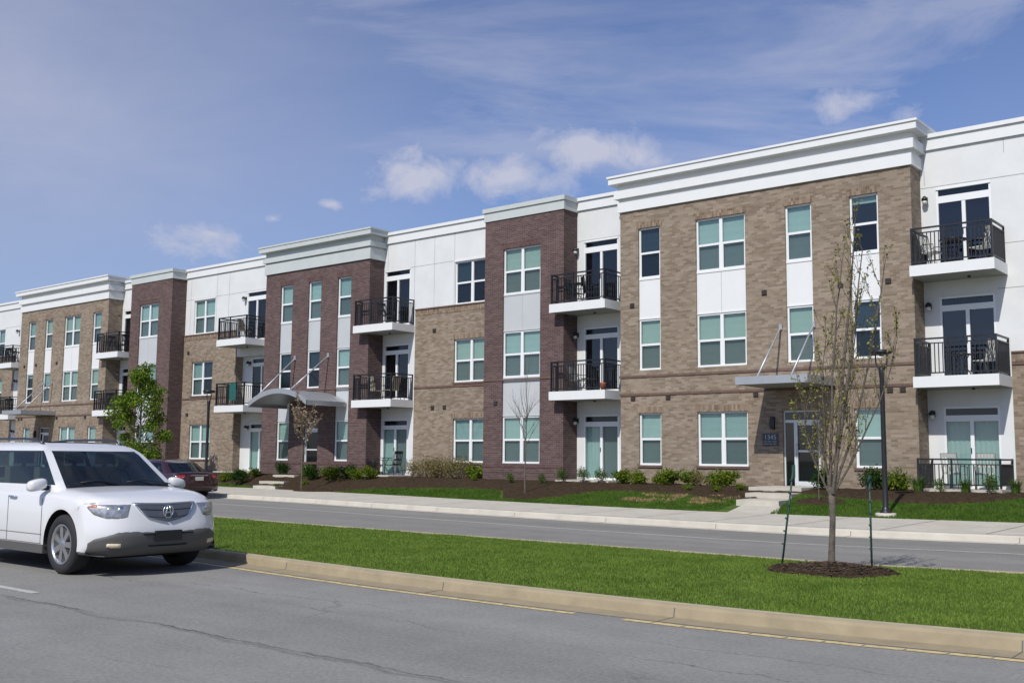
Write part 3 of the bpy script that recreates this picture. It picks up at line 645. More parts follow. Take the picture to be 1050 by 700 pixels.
# white recessed walls ------------------------------------
def white_bay(x0, x1, door_x, tan=None, win=None, seams=(), hs=(9.30,), wstates=None, dstates=('dark', 'dark', 'teal'), yd=YW, ztan=7.47):
    """door_x = left of the 1.48 m wide door unit; tan = (x0, x1) brick range on the lower two floors; win = x of the double window"""
    zs = [(.78, 3.0), (3.84, 6.10), (6.92, 9.25)]
    wa = tan[0] if tan else x1
    dh = [(door_x, door_x+1.48, a, b_) for a, b_ in zs]
    mb = MB().mat(M_white)
    whole = (x0, x1)
    # third floor, full width
    zt = ztan if tan else 6.2; h3 = [dh[2]]
    if zt < 6: h3.append(dh[1])
    if win is not None:
        h3.append((win, win+DB, LV['b3'], LV['t3']))
        if zt < 6: h3.append((win, win+DB, LV['b2'], LV['t2']))
    low_y = yd
    wall(mb, x0, x1, zt, 10.42, YW, [(a, b_, max(c, zt), d) for a, b_, c, d in h3])
    # door column for the lower floors (and below 7.47 on the third)
    cx0, cx1 = (x0, x1) if not tan else ((x0, tan[0]) if tan[0] > door_x else (tan[1], x1))
    wall(mb, cx0, cx1, .3, min(6.2, zt), low_y, [(a, b_, c, min(d, zt)) for a, b_, c, d in dh[:2]])
    if zt > 6.3: wall(mb, cx0, cx1, 6.2, zt, YW, [(dh[2][0], dh[2][1], 6.92, zt)])
    if tan and low_y != YW: mb.poly([(cx0, YW, 6.2), (cx1, YW, 6.2), (cx1, low_y, 6.2), (cx0, low_y, 6.2)])
    part('white_wall', mb)
    if tan:
        tx0, tx1 = tan; hl = []
        if win is not None: hl = [(win, win+DB, LV['b1'], LV['t1'])] + ([(win, win+DB, LV['b2'], LV['t2'])] if zt > 6 else [])
        mb = MB().mat(M_tan); yb = YW-.02; wall(mb, tx0, tx1, .3, zt, yb, hl); tower_sides(mb, tx0, tx1, .3, zt, yb, low_y+.02); mb.poly([(tx0, yb, zt), (tx1, yb, zt), (tx1, YW+.1, zt), (tx0, YW+.1, zt)]); part('brick_wall', mb)
        mb = MB().mat(M_tan_s); mb.box(tx0+.01, tx1-.01, yb-.014, yb-.002, zt-.25, zt-.02)
        if win is not None:
            for t in (('t1', 't2') if zt > 6 else ('t1',)): part('soldier_course', mb); mb = MB().mat(M_tan_s); mb.box(win-.08, win+DB+.08, yb-.010, yb-.002, LV[t]+.002, LV[t]+.21)
        part('soldier_course', mb); mb = MB().mat(M_belt); mb.box(tx0+.01, tx1-.01, yb-.05, yb-.002, zt-.018, zt+.03); part('brick_belt', mb)
        if zt > 6: belt(tx0+.01, tx1-.01, 4.28, yb)
        else: belt(tx0+.01, tx1-.01, 4.15, yb)
        if win is not None:
            for b_ in (('b1', 'b2') if zt > 6 else ('b1',)): mb = MB().mat(M_belt); mb.box(win-.03, win+DB+.03, yb-.04, yb+.06, LV[b_]-.075, LV[b_]-.003); part('brick_sill', mb)
    if win is not None:
        ws = wstates or ('blind', 'blind', 'blind')
        window(win, YW+.05, LV['b3'], DB, LV['t3']-LV['b3'], 2, ws[0]); window(win, YW+.05, LV['b2'], DB, LV['t2']-LV['b2'], 2, ws[1]); window(win, YW+.05, LV['b1'], DB, LV['t1']-LV['b1'], 2, ws[2])
        mb = MB().mat(M_trim); mb.box(win-.05, win+DB+.05, YW-.03, YW-.002, LV['t3']+.002, LV['t3']+.07); part('window_trim', mb)
    # panel joints
    mb = MB().mat(M_seam)
    for z in hs:
        a = x0
        if z < 9.26: a = door_x+1.55
        mb.box(a, x1, YW-.004, YW-.001, z-.009, z+.009)
    for s_ in seams:
        lo_, hi_ = (s_[1], s_[2]) if isinstance(s_, tuple) else (7.5, 10.40); xx = s_[0] if isinstance(s_, tuple) else s_
        mb.box(xx-.007, xx+.007, YW-.005, YW-.002, lo_, hi_)
    part('panel_joints', mb)
    # parapet
    mb = MB().mat(M_trim); mb.box(x0, x1, YW-.07, 31.2, 10.42, 10.76); mb.box(x0, x1, YW-.13, 31.2, 10.76, 10.88); part('parapet', mb)
    # doors
    for i, (dx0, dx1, a, b_) in enumerate(dh):
        yy = (low_y if i < 2 else YW)+.03; kind = dstates[2-i]; mb = MB().mat(M_frame); t = .055
        trb = b_-.22; beam = trb-.17 if i != 2 else trb-.20
        mb.box(dx0, dx1, yy-.06, yy+.06, b_-.035, b_+.02); mb.box(dx0, dx0+t, yy-.03, yy+.06, a, b_-.035); mb.box(dx1-t, dx1, yy-.03, yy+.06, a, b_-.035)
        mb.box(dx0+t, dx1-t, yy-.03, yy+.055, beam, trb); mb.box(dx0+t, dx1-t, yy-.02, yy+.055, a, a+.06); xm = (dx0+dx1)/2; mb.box(xm-.05, xm+.05, yy-.02, yy+.05, a+.06, beam)
        mb.mat(M_black); mb.box(xm-.045, xm-.02, yy-.045, yy-.021, a+.95, a+1.1)
        d = part('balcony_door', mb)
        for (p0, p1, off) in ((dx0+t, xm-.05, .02), (xm+.05, dx1-t, .035)):
            g = MB().mat({'dark': G_door, 'teal': G_up, 'mix': G_up if p0 < xm-.5 else G_lo}[kind]); g.poly([(p0, yy+off, a+.06), (p1, yy+off, a+.06), (p1, yy+off, beam), (p0, yy+off, beam)]); build('glass_panel', g, d)
        g = MB().mat(G_lo); g.poly([(dx0+t, yy+.03, trb), (dx1-t, yy+.03, trb), (dx1-t, yy+.03, b_-.035), (dx0+t, yy+.03, b_-.035)]); build('transom_pane', g, d)
        k = MB().mat(M_dark if kind == 'dark' else M_blind); n_ = 22  # blind colour on teal doors; dark sheet for the unlit room elsewhere
        k.grid([[(dx0+(dx1-dx0)*q/n_, yy+.12+(.02 if q % 2 else 0), a) for q in range(n_+1)], [(dx0+(dx1-dx0)*q/n_, yy+.12+(.02 if q % 2 else 0), trb) for q in range(n_+1)]])
        k.mat(M_navy); k.poly([(dx0, yy+.12, trb), (dx1, yy+.12, trb), (dx1, yy+.12, b_), (dx0, yy+.12, b_)]); build('door_backing', k, d)
        sconce(dx0-.27 if tan is None or tan[0] > door_x else dx0-.10, a+2.05, (low_y if i < 2 else YW))
def railing_mb(x0, x1, y0, yb, z0, h, left=True, right=True, xl_back=None):
    mb = MB().mat(M_black); yb = yb-.02; p = .022
    def run(a, b_):
        (ax, ay), (bx, by) = a, b_; L_ = math.hypot(bx-ax, by-ay); dx, dy = (bx-ax)/L_, (by-ay)/L_
        def bar(z, t, w):
            nx, ny = -dy*w/2, dx*w/2; mb.prism([(ax-nx, ay-ny), (bx-nx, by-ny), (bx+nx, by+ny), (ax+nx, ay+ny)], z-t/2, z+t/2)
        bar(z0+h, .045, .055); bar(z0+h-.13, .03, .03); bar(z0+.09, .035, .03)
        n = max(1, int(L_/.105))
        for i in range(1, n):
            x, y = ax+dx*L_*i/n, ay+dy*L_*i/n; mb.box(x-.011, x+.011, y-.011, y+.011, z0+.10, z0+h-.12)
        for f in ([0, 1] if L_ < 1.6 else [0, .42, 1]):
            x, y = ax+dx*L_*f, ay+dy*L_*f; mb.box(x-p, x+p, y-p, y+p, z0, z0+h+.03)
    run((x0, y0), (x1, y0))
    if right: run((x1, y0+.03), (x1, yb))
    if left: run((x0, y0+.03), (x0, yb if xl_back is None else xl_back))
    return mb
def balcony(x0, x1, xt, zt, yd=YW, rail=True):
    """slab notched round the tower face: front strip from x0, rear part from xt"""
    y0 = 29.25; mb = MB().mat(M_trim)
    mb.box(x0, x1, y0, YT-.012, zt-.30, zt); mb.box(max(x0, xt)+.003, x1, YT-.012, yd-.004, zt-.30, zt)
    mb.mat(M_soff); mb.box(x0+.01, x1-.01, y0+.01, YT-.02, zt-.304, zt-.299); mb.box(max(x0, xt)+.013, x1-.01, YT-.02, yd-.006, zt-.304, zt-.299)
    mb.mat(M_vent); mb.lathe([(.0, -.05), (.045, -.05), (.045, 0)], ((x0+x1)/2+.25, 30.0, zt-.305), seg=12)
    b_ = part('balcony', mb)
    build('railing', railing_mb(x0+.06, x1-.06, y0+.06, yd, zt, 1.03, xl_back=(YT-.02 if xt > x0+.02 else None)), b_)
white_bay(-22.07, -19.66, -21.77, dstates=('dark', 'dark', 'mix'))
for z in (3.80, 6.88): balcony(-22.37, -20.0, -22.07, z)
white_bay(-32.12, -25.77, -32.03, tan=(-30.22, -25.77), win=-28.05, seams=(-30.34+.02, -29.2, -28.1, (-31.9, 9.3, 10.4)), hs=(9.28,), dstates=('dark', 'dark', 'mix'), wstates=('dark', 'blind', 'blind'))
for z in (3.78, 6.85): balcony(-32.58, -30.26, -32.12, z)
white_bay(-46.62, -39.02, -41.52, tan=(-46.62, -42.22), win=-45.87, seams=(-46.2, -44.0, -43.0), hs=(9.3,), yd=YW+.38, dstates=('dark', 'dark', 'teal'), wstates=('blind', 'left', 'blind'))
for z in (3.78, 6.87): balcony(-42.06, -39.84, -42.06, z, yd=YW+.37 if z < 5 else YW)
white_bay(-53.15 if False else -52.63, -50.4, -52.42, dstates=('dark', 'dark', 'teal'))
white_bay(-72, -62.45, -64.25, tan=(-72, -64.75), win=-68, dstates=('dark', 'dark', 'teal'))
for z in (3.80, 6.86): balcony(-53.0, -50.75, -52.63, z); balcony(-64.75, -62.5, -64.75, z)
white_bay(-9.84, -2.9, -9.41, tan=(-7.58, -2.9), win=-5.8, ztan=4.45, seams=((-7.0, 9.4, 10.4), (-3.9, 4.5, 10.4), (-7.9, 9.4, 10.4), (-9.65, 9.0, 10.4)) if False else ((-7.55, 10.0, 10.41), (-9.72, 9.4, 10.4)), hs=(9.33, 7.47, 6.23), dstates=('dark', 'dark', 'teal'))
for z in (3.80, 6.88): balcony(-9.80, -7.58, -9.80, z)
white_bay(.9, 4.6, 1.4)
for z in (3.80, 6.88): balcony(1.1, 3.4, 1.1, z)
part('patio_railing', railing_mb(-9.76, -7.66, 29.30, YW, .80, .76))
# core, roof, ends
mb = MB().mat(M_white); mb.box(-71.9, 14.4, 31.21, 46, .3, 10.2); mb.mat(M_roof); mb.box(-71.9, 14.4, 31.2, 46, 10.2, 10.35)
mb.mat(M_trim); mb.box(-72, 14.5, 45.8, 46.1, 10.2, 10.88); part('roof', mb)
# canopies
def canopy_flat(x0, x1, ax):
    mb = MB().mat(M_metal); y0 = 27.72; mb.box(x0, x1, y0, YT-.003, 3.68, 3.86); mb.box(x0-.015, x1+.015, y0-.015, y0+.02, 3.66, 3.885); mb.box(x1-.02, x1+.015, y0+.02, YT-.003, 3.66, 3.885); mb.box(x0-.015, x0+.02, y0+.02, YT-.003, 3.66, 3.885)
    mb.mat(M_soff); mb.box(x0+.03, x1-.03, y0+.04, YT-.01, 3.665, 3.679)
    c = part('entrance_canopy', mb)
    for a in ax:
        r = MB().mat(M_metal); r.tube([(a, YT-.03, 5.50), (a-.02, y0+.35, 3.87)], .030, 8); r.box(a-.05, a+.05, YT-.05, YT-.002, 5.42, 5.60); r.box(a-.05, a+.03, y0+.28, y0+.42, 3.86, 3.90); build('support_rod', r, c)
canopy_flat(-14.36, -12.18, (-13.85, -12.80)); canopy_flat(-59.95, -57.75, (-59.35, -58.3))
def canopy_arch(x0, x1, z0, zc):
    mb = MB().mat(M_metal); y0 = 27.6; n = 20; w = (x1-x0)/2; h = zc-z0; R_ = (w*w+h*h)/(2*h); cx = (x0+x1)/2
    def zz(x, d=0): return z0-(R_-h)+math.sqrt(max(0, (R_-d)**2-(x-cx)**2))
    xs = [x0+(x1-x0)*i/n for i in range(n+1)]
    top = [(x, zz(x)) for x in xs]; bot = [(x, zz(x)-.07) for x in xs]
    mb.smooth = True; mb.grid([[(x, y0+.05, z) for x, z in top], [(x, YT-.003, z) for x, z in top]][::-1])
    mb.mat(M_metal); mb.grid([[(x, y0+.05, z) for x, z in bot], [(x, YT-.003, z) for x, z in bot]]); mb.smooth = False
    # deep curved fascia at the front, straight fascias at the sides
    fa = [(x, zz(x)+.04) for x in xs]; fb = [(x, zz(x)-.17) for x in xs]
    for y in (y0, y0+.05): mb.grid([[(x, y, z) for x, z in fb], [(x, y, z) for x, z in fa]])
    mb.grid([[(x, y0, z) for x, z in fa], [(x, y0+.05, z) for x, z in fa]]); mb.grid([[(x, y0, z) for x, z in fb], [(x, y0+.05, z) for x, z in fb]])
    mb.box(x1-.03, x1+.02, y0+.05, YT-.003, zz(x1)-.17, zz(x1)+.03); mb.box(x0-.02, x0+.03, y0+.05, YT-.003, zz(x0)-.17, zz(x0)+.03)
    for i in range(1, 6): y = y0+.35*i; mb.grid([[(x, y, z+.012) for x, z in top], [(x, y+.03, z+.012) for x, z in top]])
    c = part('entrance_canopy', mb, )
    for a in (-36.78, -34.57):
        r = MB().mat(M_metal); r.tube([(a, YT-.03, 5.76), (a+.02, y0+.1, zz(a)+.05)], .034, 8); r.box(a-.06, a+.06, YT-.05, YT-.002, 5.68, 5.88); build('support_rod', r, c)
canopy_arch(-37.25, -33.42, 3.72, 4.24)
# entrance wall lights
for x in (-14.16, -36.38, -59.95):
    mb = MB().mat(M_black); mb.box(x-.06, x+.06, YT-.10, YT-.002, 2.42, 2.80); mb.box(x-.075, x+.075, YT-.12, YT-.1, 2.50, 2.72); part('wall_lamp', mb)
for x, z in ((-29.12, 6.55), (-29.15, 3.45), (-28.5, 3.46), (-46.2, 6.6), (-46.1, 3.5)): vent(x, z, YW-.02)
# address plaque
pq = MB().mat(M_sign); pq.box(-14.50, -14.00, YT-.03, YT-.004, 1.93, 2.30); plaque = tag(build('address_sign', pq), 'small dark address plaque reading 1345 beside the glass entrance door', 'sign')
def text(body, size, loc, parent, m, name):
    c = bpy.data.curves.new(name, 'FONT'); c.body = body; c.size = size; c.align_x = 'CENTER'; c.extrude = .003
    o = bpy.data.objects.new(name, c); C.objects.link(o); dg = bpy.context.evaluated_depsgraph_get(); me = bpy.data.meshes.new_from_object(o.evaluated_get(dg)); bpy.data.objects.remove(o)
    me.materials.clear(); me.materials.append(m); t = link(name, me, parent, loc); t.rotation_euler = (PI/2, 0, 0); return t
text('1345', .20, (-14.25, YT-.034, 2.12), plaque, M_sign_t, 'number')
M_sign_g = mat('sign_small_print', (.25, .30, .31), .5); mb = MB().mat(M_sign_g)
for zz_, ws in ((2.045, (.09, .12, .14)), (1.975, (.15, .08, .11))):
    x = -14.46
    for w in ws: mb.box(x, x+w, YT-.033, YT-.0305, zz_, zz_+.022); x += w+.03
build('small_print', mb, plaque)

# ------------------------------------------------------------------ vegetation
def rdir(): 
    while True:
        v = Vector((random.uniform(-1, 1), random.uniform(-1, 1), random.uniform(-1, 1)))
        if .05 < v.length < 1: return v.normalized()
def leaf(mb, p, s, asp=.55):
    d = rdir(); e = d.orthogonal().normalized(); e = (Matrix.Rotation(random.random()*2*PI, 3, d) @ e); n = d.cross(e)
    mb.poly([p, p+e*s*.5+n*s*asp*.5, p+e*s, p+e*s*.5-n*s*asp*.5])
def shrub_mesh(w, h, m, n, size, kind='round'):
    mb = MB().mat(M_twig)
    for i in range(9):
        a = random.random()*2*PI; r = random.uniform(.2, .9)*w/2; mb.tube([(0, 0, -.05), (math.cos(a)*r*.5, math.sin(a)*r*.5, h*.45), (math.cos(a)*r, math.sin(a)*r, h*random.uniform(.7, .95))], [.010, .006, .003], 4, False)
    mb.mat(m)
    lobes = [(Vector((random.uniform(-.28, .28)*w, random.uniform(-.28, .28)*w, random.uniform(.3, .68)*h)), random.uniform(.20, .33)) for _ in range(8)]
    for i in range(n):
        if kind == 'round':
            c, r = random.choice(lobes); d = rdir(); k = random.random()**.4; p = c+Vector((d.x*w*r, d.y*w*r, d.z*h*r))*k*1.25
            if p.z < .02: p.z = abs(p.z)+.03
            leaf(mb, p, size*random.uniform(.6, 1.3))
        else:     # grassy spikes
            a = random.random()*2*PI; r = random.random()*w*.25; q = Vector((math.cos(a)*r, math.sin(a)*r, 0)); out = Vector((math.cos(a), math.sin(a), 0)); hh = h*random.uniform(.6, 1.05); s_ = out.cross(Vector((0, 0, 1)))*.008; t = q+out*w*random.uniform(.1, .8)+Vector((0, 0, hh)); mid_ = q+out*w*.1+Vector((0, 0, hh*.6))
            mb.poly([q-s_, q+s_, mid_+s_, mid_-s_]); mb.poly([mid_-s_, mid_+s_, t])
    return mb.mesh('shrub')
SH = [shrub_mesh(.66, .54, F_shrub, 1300, .075) for _ in range(3)]; SHD = [shrub_mesh(.74, .66, F_shrubd, 1300, .07) for _ in range(2)]
SPK = [shrub_mesh(.55, .55, F_shrub2, 200, .05, 'spike') for _ in range(2)]; FEA = [shrub_mesh(.50, .62, F_shrub2, 800, .05) for _ in range(2)]; TWG = [shrub_mesh(.85, .95, F_twig, 1100, .06) for _ in range(2)]
def shrub(x, y, kind, s, label, group, rz=None, name='shrub', cat='shrub', sz=None):
    me = random.choice(kind); o = link(name, me, None, (x, y, lawn_z(x, y)-.01), random.random()*6 if rz is None else rz); o.scale = (s, s, sz or s); tag(o, label, cat, group); return o
g1 = 'low shrubs along the foot of the building'
LB = [
 (-20.65, 28.9, FEA, .95, 'feathery green plant before the patio door beside the maroon tower with bare sapling'),
 (-19.95, 29.0, FEA, .9, 'feathery green plant at the left end of the row along the large tan block'),
 (-19.15, 28.9, SH, .95, 'yellow-green shrub at the left corner of the large tan block'),
 (-18.75, 29.2, TWG, .5, 'small pinkish twiggy shrub beside the left corner of the large tan block'),
 (-18.35, 28.8, SH, .9, 'yellow-green shrub under the narrow ground-floor window left of the double one'),
 (-17.85, 29.15, SH, .85, 'yellow-green shrub right of the narrow ground-floor window of the large tan block'),
 (-17.2, 28.9, SH, 1.05, 'broad yellow-green shrub between the narrow and the double ground-floor windows'),
 (-16.75, 29.15, SH, .95, 'yellow-green shrub at the left edge of the double ground-floor window'),
 (-16.3, 28.9, TWG, .62, 'loose pale twiggy shrub under the middle of the double ground-floor window'),
 (-15.85, 29.2, SH, .9, 'yellow-green shrub under the right half of the double ground-floor window'),
 (-15.3, 28.9, SH, 1.05, 'bright yellow-green shrub at the right end of the row, left of the steps'),
 (-12.02, 28.6, SHD, 1.05, 'rounded dark green shrub directly right of the entry door steps'),
 (-11.0, 28.9, SHD, 1.1, 'rounded dark green shrub under the ground-floor window behind the median tree'),
 (-10.35, 29.1, SH, 1.15, 'yellow-green shrub behind the lamp post at the tan block corner'),
 (-38.6, 27.6, SH, .9, 'small shrub left of the patio door at the maroon entrance tower'),
 (-38.0, 27.9, SH, .85, 'small yellowish shrub by the dark red sedan'),
 (-37.4, 28.2, SH, .8, 'small shrub third from the red sedan in the bed'),
 (-37.1, 27.2, SHD, 1.0, 'dark green shrub just left of the steps to the arched canopy'),
 (-36.2, 28.9, SHD, .95, 'dark green shrub behind the steps under the arched canopy left end'),
 (-34.3, 28.6, SH, .9, 'upright shrub right of the door under the arched canopy'),
 (-33.2, 28.0, SHD, 1.0, 'shrub below the right end of the arched canopy'),
 (-32.4, 28.1, SH, 1.1, 'tall yellow-green shrub below the right window of the maroon entrance tower'),
 (-31.7, 28.3, SHD, .95, 'dark green shrub left of the ground-floor patio with the black chairs'),
 (-31.0, 28.1, SH, .95, 'yellow-green shrub in front of the patio with the black chairs, left of two'),
 (-30.35, 28.3, SH, 1.0, 'yellow-green shrub in front of the patio with the black chairs, right of two'),
]
for x, y, k, s_, lab in LB: shrub(x, y, k, s_, lab, g1)
for i, (x, y, s_) in enumerate([(-29.6, 29.9, .9), (-28.9, 30.0, 1.05), (-28.25, 30.0, 1.1), (-27.6, 30.0, 1.0), (-27.0, 30.0, 1.1), (-26.35, 30.0, 1.05)]):
    shrub(x, y, TWG if i != 5 else SH, s_, ['sparse twiggy shrub nearest the patio in the row under the two-storey tan wall', 'second sparse twiggy shrub from the patio under the tan wall', 'third sparse twiggy shrub from the patio under the tan wall', 'twiggy shrub below the left side of the tan wall window', 'twiggy shrub below the right side of the tan wall window', 'leafy green shrub tucked against the maroon tower at the end of the twiggy row'][i], 'twiggy shrubs under the tan wall')
for i, (x, y) in enumerate([(-23.2, 28.2), (-21.9, 28.3), (-21.2, 28.6), (-9.6, 28.8), (-9.0, 28.7), (-8.4, 28.8), (-7.8, 28.7), (-7.2, 28.9)]):
    shrub(x, y, FEA if i < 3 else (SPK if i % 2 else FEA), random.uniform(.6, .95), ['low feathery tuft under the maroon tower window', 'feathery plant at the right corner of the maroon tower', 'feathery plant between the maroon tower and its patio', 'long-leaved tuft at the left end of the patio railing', 'second long-leaved tuft from the left at the patio railing', 'long-leaved tuft before the middle of the patio railing', 'long-leaved tuft before the right part of the patio railing', 'long-leaved tuft at the right end of the patio railing'][i], 'ornamental grass tufts', name='ornamental_grass', cat='plant')
for i, (x, y) in enumerate([(-15.9, 27.6), (-14.9, 27.4), (-14.4, 27.9), (-25.2, 28.6), (-33.9, 26.6), (-32.9, 27.2)]):
    shrub(x, y, SH, .42, ['tiny green plant in the mulch behind the dead turf, left', 'tiny green plant in the mulch behind the dead turf, middle', 'tiny green plant close beside the concrete steps', 'tiny green plant in the mulch left of the maroon tower', 'tiny green plant beside the steps of the arched canopy', 'tiny plant right of the arched canopy steps'][i], 'tiny plants in the mulch', cat='plant', name='bedding_plant')

def branches(mb, p, d, L_, r, depth, tips, spread=.5, up=.25, seg=5, kids=(2, 3), nseg=4, shrink=.68):
    pts = [p]; rad = [r]; q = p.copy(); dd = d.copy()
    for i in range(nseg):
        dd = (dd+rdir()*.13+Vector((0, 0, up*.18))).normalized(); q = q+dd*L_/nseg; pts.append(q.copy()); rad.append(max(.0022, r*(1-.55*(i+1)/nseg)))
        if depth > 0 and i >= 1:
            for _ in range(random.randint(*kids) if i == nseg-1 else random.randint(0, 1)+1):
                s_ = (dd+rdir()*spread*1.1).normalized(); s_ = (s_+Vector((0, 0, up))).normalized()
                branches(mb, q.copy(), s_, L_*shrink*random.uniform(.75, 1.15), max(.0022, rad[-1]*.66), depth-1, tips, spread, up, max(3, seg-1), kids, nseg, shrink)
    mb.tube(pts, rad, seg, False)
    tips += [(a, depth) for a in pts[1:]]
def tree(x, y, z, label, cat='tree', name='tree', **k): return thing(name, (x, y, z), label, cat, k.get('group'))
# median tree: multi-leader bare tree with budding leaves
random.seed(21)
t = tree(TREE[0], TREE[1], .17, 'slender young tree with sparse budding leaves in a mulch ring on the median')
tb = MB().mat(M_bark); tb.smooth = True
tb.tube([(0, 0, -.05), (.0, 0, .03), (.01, 0, .25), (.03, .0, .6), (.02, .01, 1.0)], [.066, .048, .040, .037, .042], 10)
tw = MB().mat(M_twig); tips = []
leaders = [((-.02, 0), 2.9, .019, (-.16, .02)), ((.02, .0), 3.4, .026, (.03, 0)), ((.03, -.02), 3.0, .020, (.14, -.1)), ((.04, .0), 2.8, .017, (.34, .08)), ((-.03, .0), 2.0, .014, (-.36, .0)), ((.03, .02), 1.9, .012, (.48, .1)), ((-.02, .0), 1.2, .010, (-.62, -.1)), ((.0, .02), 2.5, .015, (-.02, .22))]
for (a, b_), L_, r, (dx, dy) in leaders:
    pts = []; rad = []; n = 10
    for i in range(n+1):
        f = i/n; bow = math.sin(f*PI*.5)
        pts.append(Vector((.02+a+.36*f+dx*bow*.92+random.uniform(-.012, .012), b_+dy*bow+random.uniform(-.012, .012), .92+L_*f))); rad.append(r*(1-.82*f)+.003)
    tb.tube(pts, rad, 6, False)
    for i in range(1, n+1):
        for _ in range(2):
            ang = random.random()*2*PI; d = Vector((math.cos(ang)*.42, math.sin(ang)*.42, 1)).normalized(); tp = []
            branches(tw, pts[i].copy(), d, random.uniform(.22, .48)*(1.15-.5*i/n), .0048, 1, tp, .35, .35, 3, (1, 2), 3); tips += tp
cr = MB().mat(F_bud)
for p, dp in tips:
    if random.random() < .6:
        for _ in range(random.randint(1, 3)): leaf(cr, p+rdir()*.02, random.uniform(.022, .050), .6)
build('trunk', tb, t); build('crown', cr, t); build('twigs', tw, t)
# sapling without leaves, in front of the right maroon tower
def sapling(x, y, label, h_trunk, H, lr, leafm, n_leaf, seed, spread=.5, r=.028, lsize=.05, lift=.3):
    random.seed(seed); z = lawn_z(x, y); t = tree(x, y, z, label, name='young_tree', group='young trees along the lawn')
    tb = MB().mat(M_bark); tb.tube([(0, 0, -.05), (.0, 0, h_trunk*.4), (.01, .0, h_trunk)], [r, r*.8, r*.68], 8, False); tw = MB().mat(M_twig); tips = []
    tp = []; branches(tw, Vector((.01, 0, h_trunk)), Vector((0, 0, 1)), H-h_trunk, r*.6, 1, tp, .35, .5, 4, (1, 2), 7, .42); tips += tp
    n = 10
    for i in range(n):
        a = i*2.4; f = i/n; st_ = Vector((.01, 0, h_trunk*(.92)+(H-h_trunk)*f*.55)); L_ = lr*(1-.45*f)
        d = Vector((math.cos(a)*spread, math.sin(a)*spread, 1-.1*f)).normalized(); tp = []; branches(tw, st_, d, L_*1.5, r*.34, 1, tp, .33, lift, 4, (1, 2), 5, .45); tips += tp
    build('trunk', tb, t); tc_ = build('twigs', tw, t)
    if n_leaf:
        cr = MB().mat(leafm)
        for p, dp in tips:
            for _ in range(n_leaf): leaf(cr, p+rdir()*random.uniform(0, .06), lsize*random.uniform(.6, 1.3), .7)
        build('crown', cr, t)
    return t
sapling(-21.08, 26.35, 'leafless thin sapling standing in front of the grey panels of the maroon tower', 1.55, 3.75, .80, None, 0, 5, .62)
sapling(-31.5, 25.9, 'small tree with sparse tan blossom in front of the arched canopy', 1.6, 3.45, .80, F_bloss, 2, 9, .75, .026, .085)
sapling(-11.37, 26.45, 'very thin staked sapling on the lawn seen behind the median tree', 1.4, 2.2, .3, None, 0, 12, .4, .014)
# leafy green tree by the parked sedan
random.seed(33)
gx, gy = -42.9, 26.0; gz = lawn_z(gx, gy); t = tree(gx, gy, gz, 'leafy green young tree in front of the far maroon tower behind the white car', name='leafy_tree')
tb = MB().mat(M_bark); tb.tube([(0, 0, -.05), (0, 0, .8), (.03, 0, 1.6), (0, .02, 3.2), (.02, 0, 4.6)], [.07, .055, .05, .03, .01], 8, False); cr = MB().mat(F_tree)
def hw_(f): return 1.75*math.sin(PI*min(1, .12+f*.9))**.7*(1-.40*f) if f < 1 else .1
for i in range(46):
    f = random.random()**.85; a = random.random()*2*PI; zz_ = 1.0+f*4.4; r = .9*hw_(f)*random.uniform(.5, 1.0); c = Vector((math.cos(a)*r*1.05, math.sin(a)*r, zz_)); s0 = Vector((0, 0, max(.8, zz_-.9)))
    tb.tube([s0, s0.lerp(c, .5)+Vector((0, 0, .08)), c], [.018, .011, .004], 4, False)
    R_ = random.uniform(.28, .50)
    for _ in range(int(250*R_/.4)):
        d = rdir(); p = c+Vector((d.x, d.y, d.z*.8))*R_*random.random()**.5; leaf(cr, p, random.uniform(.07, .13), .75)
build('trunk', tb, t); build('crown', cr, t)
# stakes
g = 'green stakes beside the median tree'
for (x, y, tx, ty, tz, lab) in [(-6.17, 13.10, -5.99, 13.14, 1.42, 'leaning dark green metal stake left of the median tree'), (-5.08, 13.4, -5.08, 13.4, 1.30, 'dark green metal stake right of the median tree')]:
    mb = MB().mat(M_stake); mb.tube([(0, 0, -.1), (tx-x, ty-y, tz-.15)], .014, 6); mb.box(tx-x-.022, tx-x+.022, ty-y-.006, ty-y+.006, tz-.30, tz-.13)
    for i in range(6): f = .2+.13*i; mb.box((tx-x)*f-.018, (tx-x)*f+.018, (ty-y)*f-.022, (ty-y)*f-.010, (tz-.15)*f, (tz-.15)*f+.02)
    tag(build('tree_stake', mb, None, (x, y, .15)), lab, 'stake', g)

